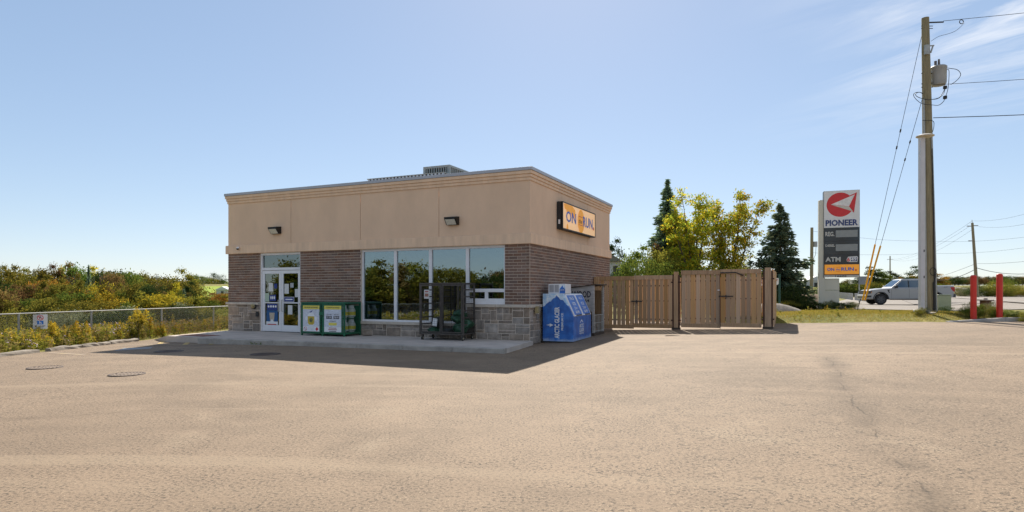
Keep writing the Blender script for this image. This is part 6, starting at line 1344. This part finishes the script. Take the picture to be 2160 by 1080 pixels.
sp_([(-.075,.57),(.075,.57),(.075,.675),(-.075,.675)], mat('sign_plain_blue', (.02,.16,.55), .5), 1, 'blue_square'); sp_(disc_pts(-.005,.605,.028,18), M_SW, 2, 'wheel_mark'); sp_(disc_pts(-.005,.605,.018,18), mat('sign_plain_blue', 0), 3, 'wheel_mark'); sp_([(-.02,.61),(-.02,.66),(-.008,.66),(-.008,.625),(.025,.625),(.04,.59),(.03,.585),(.018,.612)], M_SW, 4, 'figure_mark'); sp_(disc_pts(-.014,.665,.009,10), M_SW, 4, 'figure_mark')
text(sb, 'BY PERMIT', M_INK, (0,-.0065,.52), .24, .035, bold=.01); text(sb, 'ONLY', M_INK, (0,-.0065,.475), .12, .03, bold=.01)
# --- weeds and goldenrod along the fence (uncountable)
def weeds(n, seed, xf, yf, hf, colmix, name, label, keep=None):
    r = np.random.default_rng(seed); CV, CF, MI = [], [], []; off = 0
    def push(V, F, mi):
        nonlocal off
        CV.append(V); CF.append(F+off); MI.append(np.full(len(F), mi)); off += len(V)
    for k in range(n):
        y = yf(r); x = xf(r, y)
        if keep and not keep(x, y): continue
        z = T(x, y) if T(x, y) > lotz(x)-.065 or x < left_edge(y) else lotz(x); h = hf(r, x, y); lean = r.normal(size=2)*.12*h; base = np.array([x, y, z]); top = base+np.array([lean[0], lean[1], h])
        kind = r.choice(len(colmix), p=colmix); m = 16 if kind != 3 else 9
        t = r.uniform(.08, 1, m); c = base+(top-base)*t[:, None]; A, B = rand_axes(m, .055+.05*h, .013 if kind != 1 else .006, r); A[:, 2] = np.abs(A[:, 2])*.7; c = c+A*.8; V, F = quads(c, A, B); push(V, F, 1 if kind == 1 else 0)
        s = np.array([.006, .004, 0]); push(np.array([base-s, base+s, top+s*.3, top-s*.3]), np.array([[0,1,2,3]]), 1 if kind in (1, 2) else 0)
        if kind == 2:                     # goldenrod plume
            m = 30; t = r.uniform(0, 1, m); c = top+np.stack([r.normal(size=m)*.055*(1.1-t), r.normal(size=m)*.055*(1.1-t), (t-.55)*.24], 1); A, B = rand_axes(m, .019, .014, r); V, F = quads(c, A, B); push(V, F, 2)
        if kind == 3:
            m = 10; c = top+r.normal(size=(m, 3))*.05; A, B = rand_axes(m, .016, .014, r); V, F = quads(c, A, B); push(V, F, 3)
    V = np.concatenate(CV); F = np.concatenate(CF); tag(link(name, npmesh(name, V, F, [LM['weed'], LM['straw'], LM['gold'], LM['mauve']], np.concatenate(MI))), label, 'weeds', None, 'stuff')
weeds(2300, 61, lambda r, y: left_edge(y)-.25-abs(r.normal())*1.0-r.uniform(0, .8), lambda r: r.uniform(9, 22), lambda r, x, y: r.uniform(.2, .55)*(1 if left_edge(y)-x > .7 else .6), [.37, .43, .15, .05], 'goldenrod_weeds', 'dense yellow goldenrod and weeds along the lot edge under the fence')
weeds(1700, 62, lambda r, y: left_edge(y)-.15-abs(r.normal())*1.3-r.uniform(0, 1.6), lambda r: r.uniform(20, 33), lambda r, x, y: r.uniform(.18, .5), [.55, .33, .09, .03], 'verge_weeds', 'green and straw weeds along the lot edge towards the store')
weeds(1500, 63, lambda r, y: left_edge(y)-3.0-r.uniform(0, 13), lambda r: r.uniform(14, 42), lambda r, x, y: r.uniform(.3, .7), [.5, .36, .13, .01], 'meadow_weeds', 'tall weeds and dry stalks between the fence and the thicket')
def goldenrod(u, Y, vt, seed, label, k=9):
    x, y = at(u, Y); r = np.random.default_rng(seed); h = htop(x, y, vt); t = thing('goldenrod_plant', label, 'plant', (x, y, T(x, y)), 0, 'tall goldenrods at the fence'); LV, LF, GV, GF = [], [], [], []; b = MB(); lo = go = 0
    for q in range(k):
        top = np.array([r.normal()*.13, r.normal()*.13, h*r.uniform(.72, 1.0)]); base = np.array([r.normal()*.05, r.normal()*.05, 0]); b.path([tuple(base), tuple((base+top)/2+r.normal(size=3)*.02), tuple(top)], [.008,.006,.003], 4, cap=False)
        m = 60; tt = r.uniform(.1, .95, m); c = base+(top-base)*tt[:, None]; A, B = rand_axes(m, .075, .012, r); c = c+A*.8; V, F = quads(c, A, B); LV.append(V); LF.append(F+lo); lo += len(V)
        m = 150; tt = r.uniform(0, 1, m); c = top+np.stack([r.normal(size=m)*.075*(1.15-tt), r.normal(size=m)*.075*(1.15-tt), (tt-.7)*.34], 1); A, B = rand_axes(m, .018, .014, r); V, F = quads(c, A, B); GV.append(V); GF.append(F+go); go += len(V)
    b.build('stem', M_BARKG, t); link('leaves', npmesh('leaves', np.concatenate(LV), np.concatenate(LF), LM['weed']), t); tag(link('flowers', npmesh('flowers', np.concatenate(GV), np.concatenate(GF), LM['gold']), t), kind='stuff')
goldenrod(294, 21.0, 652, 1, 'tallest goldenrod reaching above the fence rail', 5); goldenrod(319, 21.8, 672, 2, 'goldenrod just right of the tallest one', 3); goldenrod(157, 19.3, 683, 3, 'bushy goldenrod left of a fence post', 6); goldenrod(114, 18.6, 684, 4, 'goldenrod in front of the fence right of the parking sign', 4); goldenrod(345, 22.6, 690, 5, 'small goldenrod at the foot of a fence post', 4); goldenrod(283, 21.2, 664, 6, 'goldenrod leaning left of the tallest one', 3)
# --- mown grass verge on the right
def grass(n, seed):
    r = np.random.default_rng(seed); x = r.uniform(8.9, 21, n); y = r.uniform(21.5, 40, n)
    ok = np.array([(b_ > back_edge(a)+(wob(a) if a < 15 else .2)+.02) and (a < 17.4 or b_ < back_edge(a)+2.2) and (a-.52*b_ < 1.8 or b_ < 27) for a, b_ in zip(x, y)]); x, y = x[ok], y[ok]
    d = np.array([b_-back_edge(a) for a, b_ in zip(x, y)]); keep = r.random(len(x)) < np.clip(.25+d*.55, .25, 1)*np.clip(1.25-(y-22)*.05, .35, 1); x, y = x[keep], y[keep]
    z = np.array([T(a, b_) for a, b_ in zip(x, y)]); n = len(x); h = r.uniform(.03, .085, n); a = r.uniform(0, 6.28, n); w = r.uniform(.004, .008, n)
    P = np.stack([x, y, z-.005], 1); S_ = np.stack([np.cos(a)*w, np.sin(a)*w, np.zeros(n)], 1); Tp = P+np.stack([r.normal(size=n)*.035, r.normal(size=n)*.035, h], 1); V = np.stack([P-S_, P+S_, Tp], 1).reshape(-1, 3); F = np.arange(3*n).reshape(n, 3)
    tag(link('grass_blades', npmesh('grass_blades', V, F, LM['grass'])), 'short dry mown grass on the verge beside the enclosure', 'grass', None, 'stuff')
grass(150000, 5)
weeds(420, 64, lambda r, y: r.uniform(9, 34), lambda r: r.uniform(21, 44), lambda r, x, y: r.uniform(.06, .22), [.6, .25, .15, 0], 'verge_weeds', 'small weeds dotted over the grass verge right of the enclosure', keep=lambda x, y: y > back_edge(x)+.3 and (x < 17 or y < back_edge(x)+2) and x-.52*y < 1.8)
weeds(900, 65, lambda r, y: r.uniform(12, 40), lambda r: r.uniform(38, 75), lambda r, x, y: r.uniform(.3, .9), [.45, .35, .2, 0], 'roadside_weeds', 'tall weeds and yellow flowers in the rough ground beyond the driveway', keep=lambda x, y: x-.59*y < -5.5 and x-.45*y > -12)
weeds(140, 66, lambda r, y: r.uniform(15.2, 24), lambda r: 0, lambda r, x, y: .1, [.7, .3, 0, 0], 'kerb_weeds', 'weeds on the kerbed island', keep=lambda x, y: False) if False else None
def tuft(u, Y, zz, label, n=26, h=.10):
    x = px(u, Y); r = np.random.default_rng(int(u)); c = r.normal(size=(n*6, 3))*np.array([.16, .04, .03]); c[:, 2] = np.abs(c[:, 2]); A, B = rand_axes(n*6, .04, .012, r); V, F = quads(c, A, B); V[:, 2] = np.maximum(V[:, 2], 0); tag(link('weed_tuft', npmesh('weed_tuft', V, F, LM['green']), None, (x, Y, zz), SROT), label, 'plant')
k1 = S(-3.75, -2.86); tuft(812, 16.75, .0, 'green weed tuft growing at the foot of the store kerb'); tuft(540, 18.15, .0, 'tiny weed tuft at the left end of the store kerb', 14)
